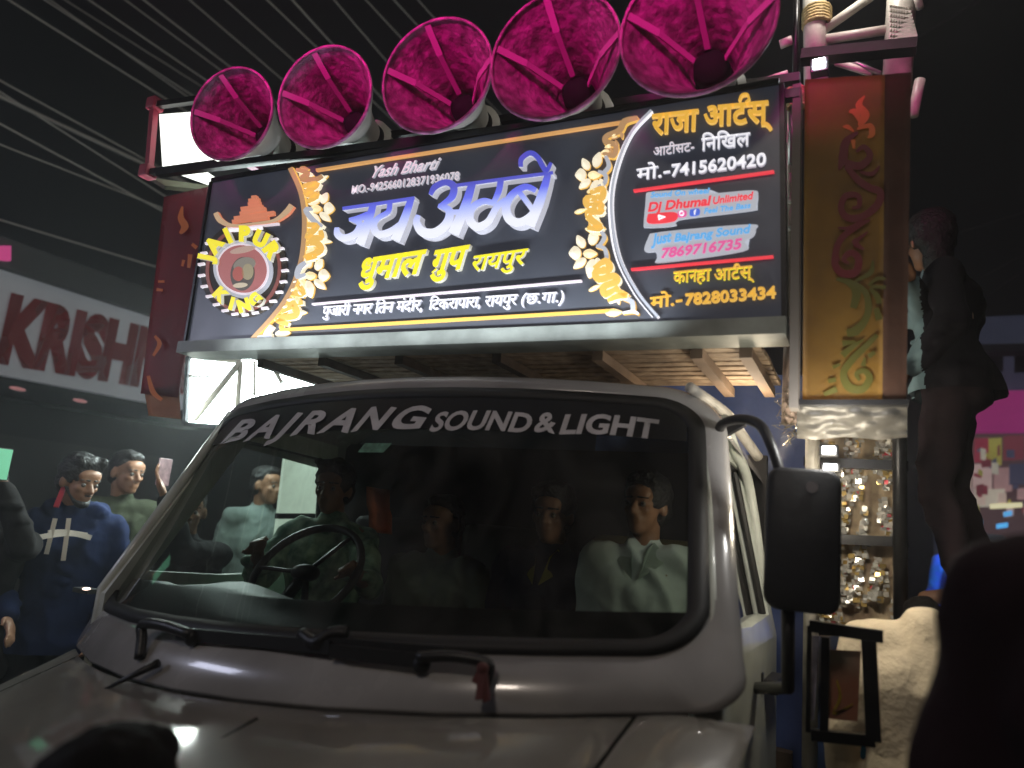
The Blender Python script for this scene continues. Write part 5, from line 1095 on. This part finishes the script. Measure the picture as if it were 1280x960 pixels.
aw = thing('awning', 'magenta lit awning band across the blue grey building', 'awning', at(1250, 540, 'Y', 11.4)); ob('canopy', [(1200, 489), (1420, 486), (1420, 538), (1190, 540)], mat('magenta_awning', (.5, .06, .25), .6, emit=(.55, .05, .28), es=.30, var=.4, vs=1.2), aw, 11.4, .2)
st = thing('market_stall', 'lit market stall fronts with pale goods far down the street at right', 'stall', at(1220, 700, 'Y', 10)); random.seed(5)
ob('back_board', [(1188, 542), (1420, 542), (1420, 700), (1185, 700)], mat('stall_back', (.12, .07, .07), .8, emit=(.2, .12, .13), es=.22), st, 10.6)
gcol = [((.50, .38, .32), .38), ((.40, .06, .10), .30), ((.55, .50, .12), .28), ((.55, .40, .38), .42), ((.30, .07, .09), .3), ((.5, .3, .3), .32), ((.6, .55, .45), .42), ((.12, .12, .2), .2)]
for k, (x, y, w, h) in enumerate(((1192, 560, 22, 95), (1218, 548, 18, 30), (1236, 548, 16, 34), (1216, 580, 24, 34), (1255, 545, 25, 30), (1243, 585, 22, 30), (1210, 612, 46, 22), (1262, 580, 30, 26))):
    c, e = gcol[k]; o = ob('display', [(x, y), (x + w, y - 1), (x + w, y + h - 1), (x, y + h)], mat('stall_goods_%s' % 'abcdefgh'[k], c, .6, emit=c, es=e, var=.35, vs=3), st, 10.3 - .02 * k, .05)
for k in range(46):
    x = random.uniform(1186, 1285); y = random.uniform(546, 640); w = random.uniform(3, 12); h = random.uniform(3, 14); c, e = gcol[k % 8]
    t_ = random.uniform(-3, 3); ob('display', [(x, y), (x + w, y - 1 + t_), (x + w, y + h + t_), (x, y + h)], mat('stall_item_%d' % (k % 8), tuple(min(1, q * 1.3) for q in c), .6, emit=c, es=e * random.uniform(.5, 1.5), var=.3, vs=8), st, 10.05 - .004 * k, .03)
for x, y, w, c in ((1212, 652, 16, (.15, .55, .9)), (1246, 655, 14, (.1, .45, .9)), (1255, 640, 10, (.1, .4, .8)), (1238, 630, 40, (.7, .65, .4))):
    ob('screen_light', [(x, y), (x + w, y - 2), (x + w, y + 4), (x, y + 6)], mat('blue_glow_%d' % x, c, .5, emit=c, es=.9), st, 9.9, .04)
vn = thing('van', 'dim grey van roof among the stalls at the far right', 'van', at(1215, 720, 'Y', 8.6))
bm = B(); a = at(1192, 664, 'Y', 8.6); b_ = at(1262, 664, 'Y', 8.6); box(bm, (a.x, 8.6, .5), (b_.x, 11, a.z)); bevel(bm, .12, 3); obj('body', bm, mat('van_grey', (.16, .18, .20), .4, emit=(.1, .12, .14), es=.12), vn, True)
bm = B(); box(bm, (a.x + .08, 8.57, 1.45), (b_.x - .08, 8.60, a.z - .15)); obj('rear_window', bm, mat('dark_window'), vn)
for sx_ in (a.x + .1, b_.x - .25): bm = B(); tube(bm, [(sx_, 8.9, .32), (sx_ + .16, 8.9, .32)], .31, 16); obj('wheel', bm, rubber, vn, True)
blue = cloth('electric_blue_shirt', (.05, .10, .75), (.02, .2, .6), vs=12); blue.node_tree.nodes['Principled BSDF'].inputs['Emission Color'].default_value = (.03, .1, .6, 1); blue.node_tree.nodes['Principled BSDF'].inputs['Emission Strength'].default_value = 0
person('bystander in bright blue shirt far behind the standing man', at(1206, 672, 'Y', 5.2), 0, None, blue, denim, 'short', vox=.013, hands=False)
area('market_blue_lamp', (3.8, 4.0, 3.0), (3.3, 5.3, 1.3), .3, .3, 14, (.3, .5, 1), 80)
bpy.data.scenes.remove(TMPS)
print('faces', sum(len(o.data.polygons) for o in SC.objects if o.type == 'MESH'), 'objects', len(SC.objects))
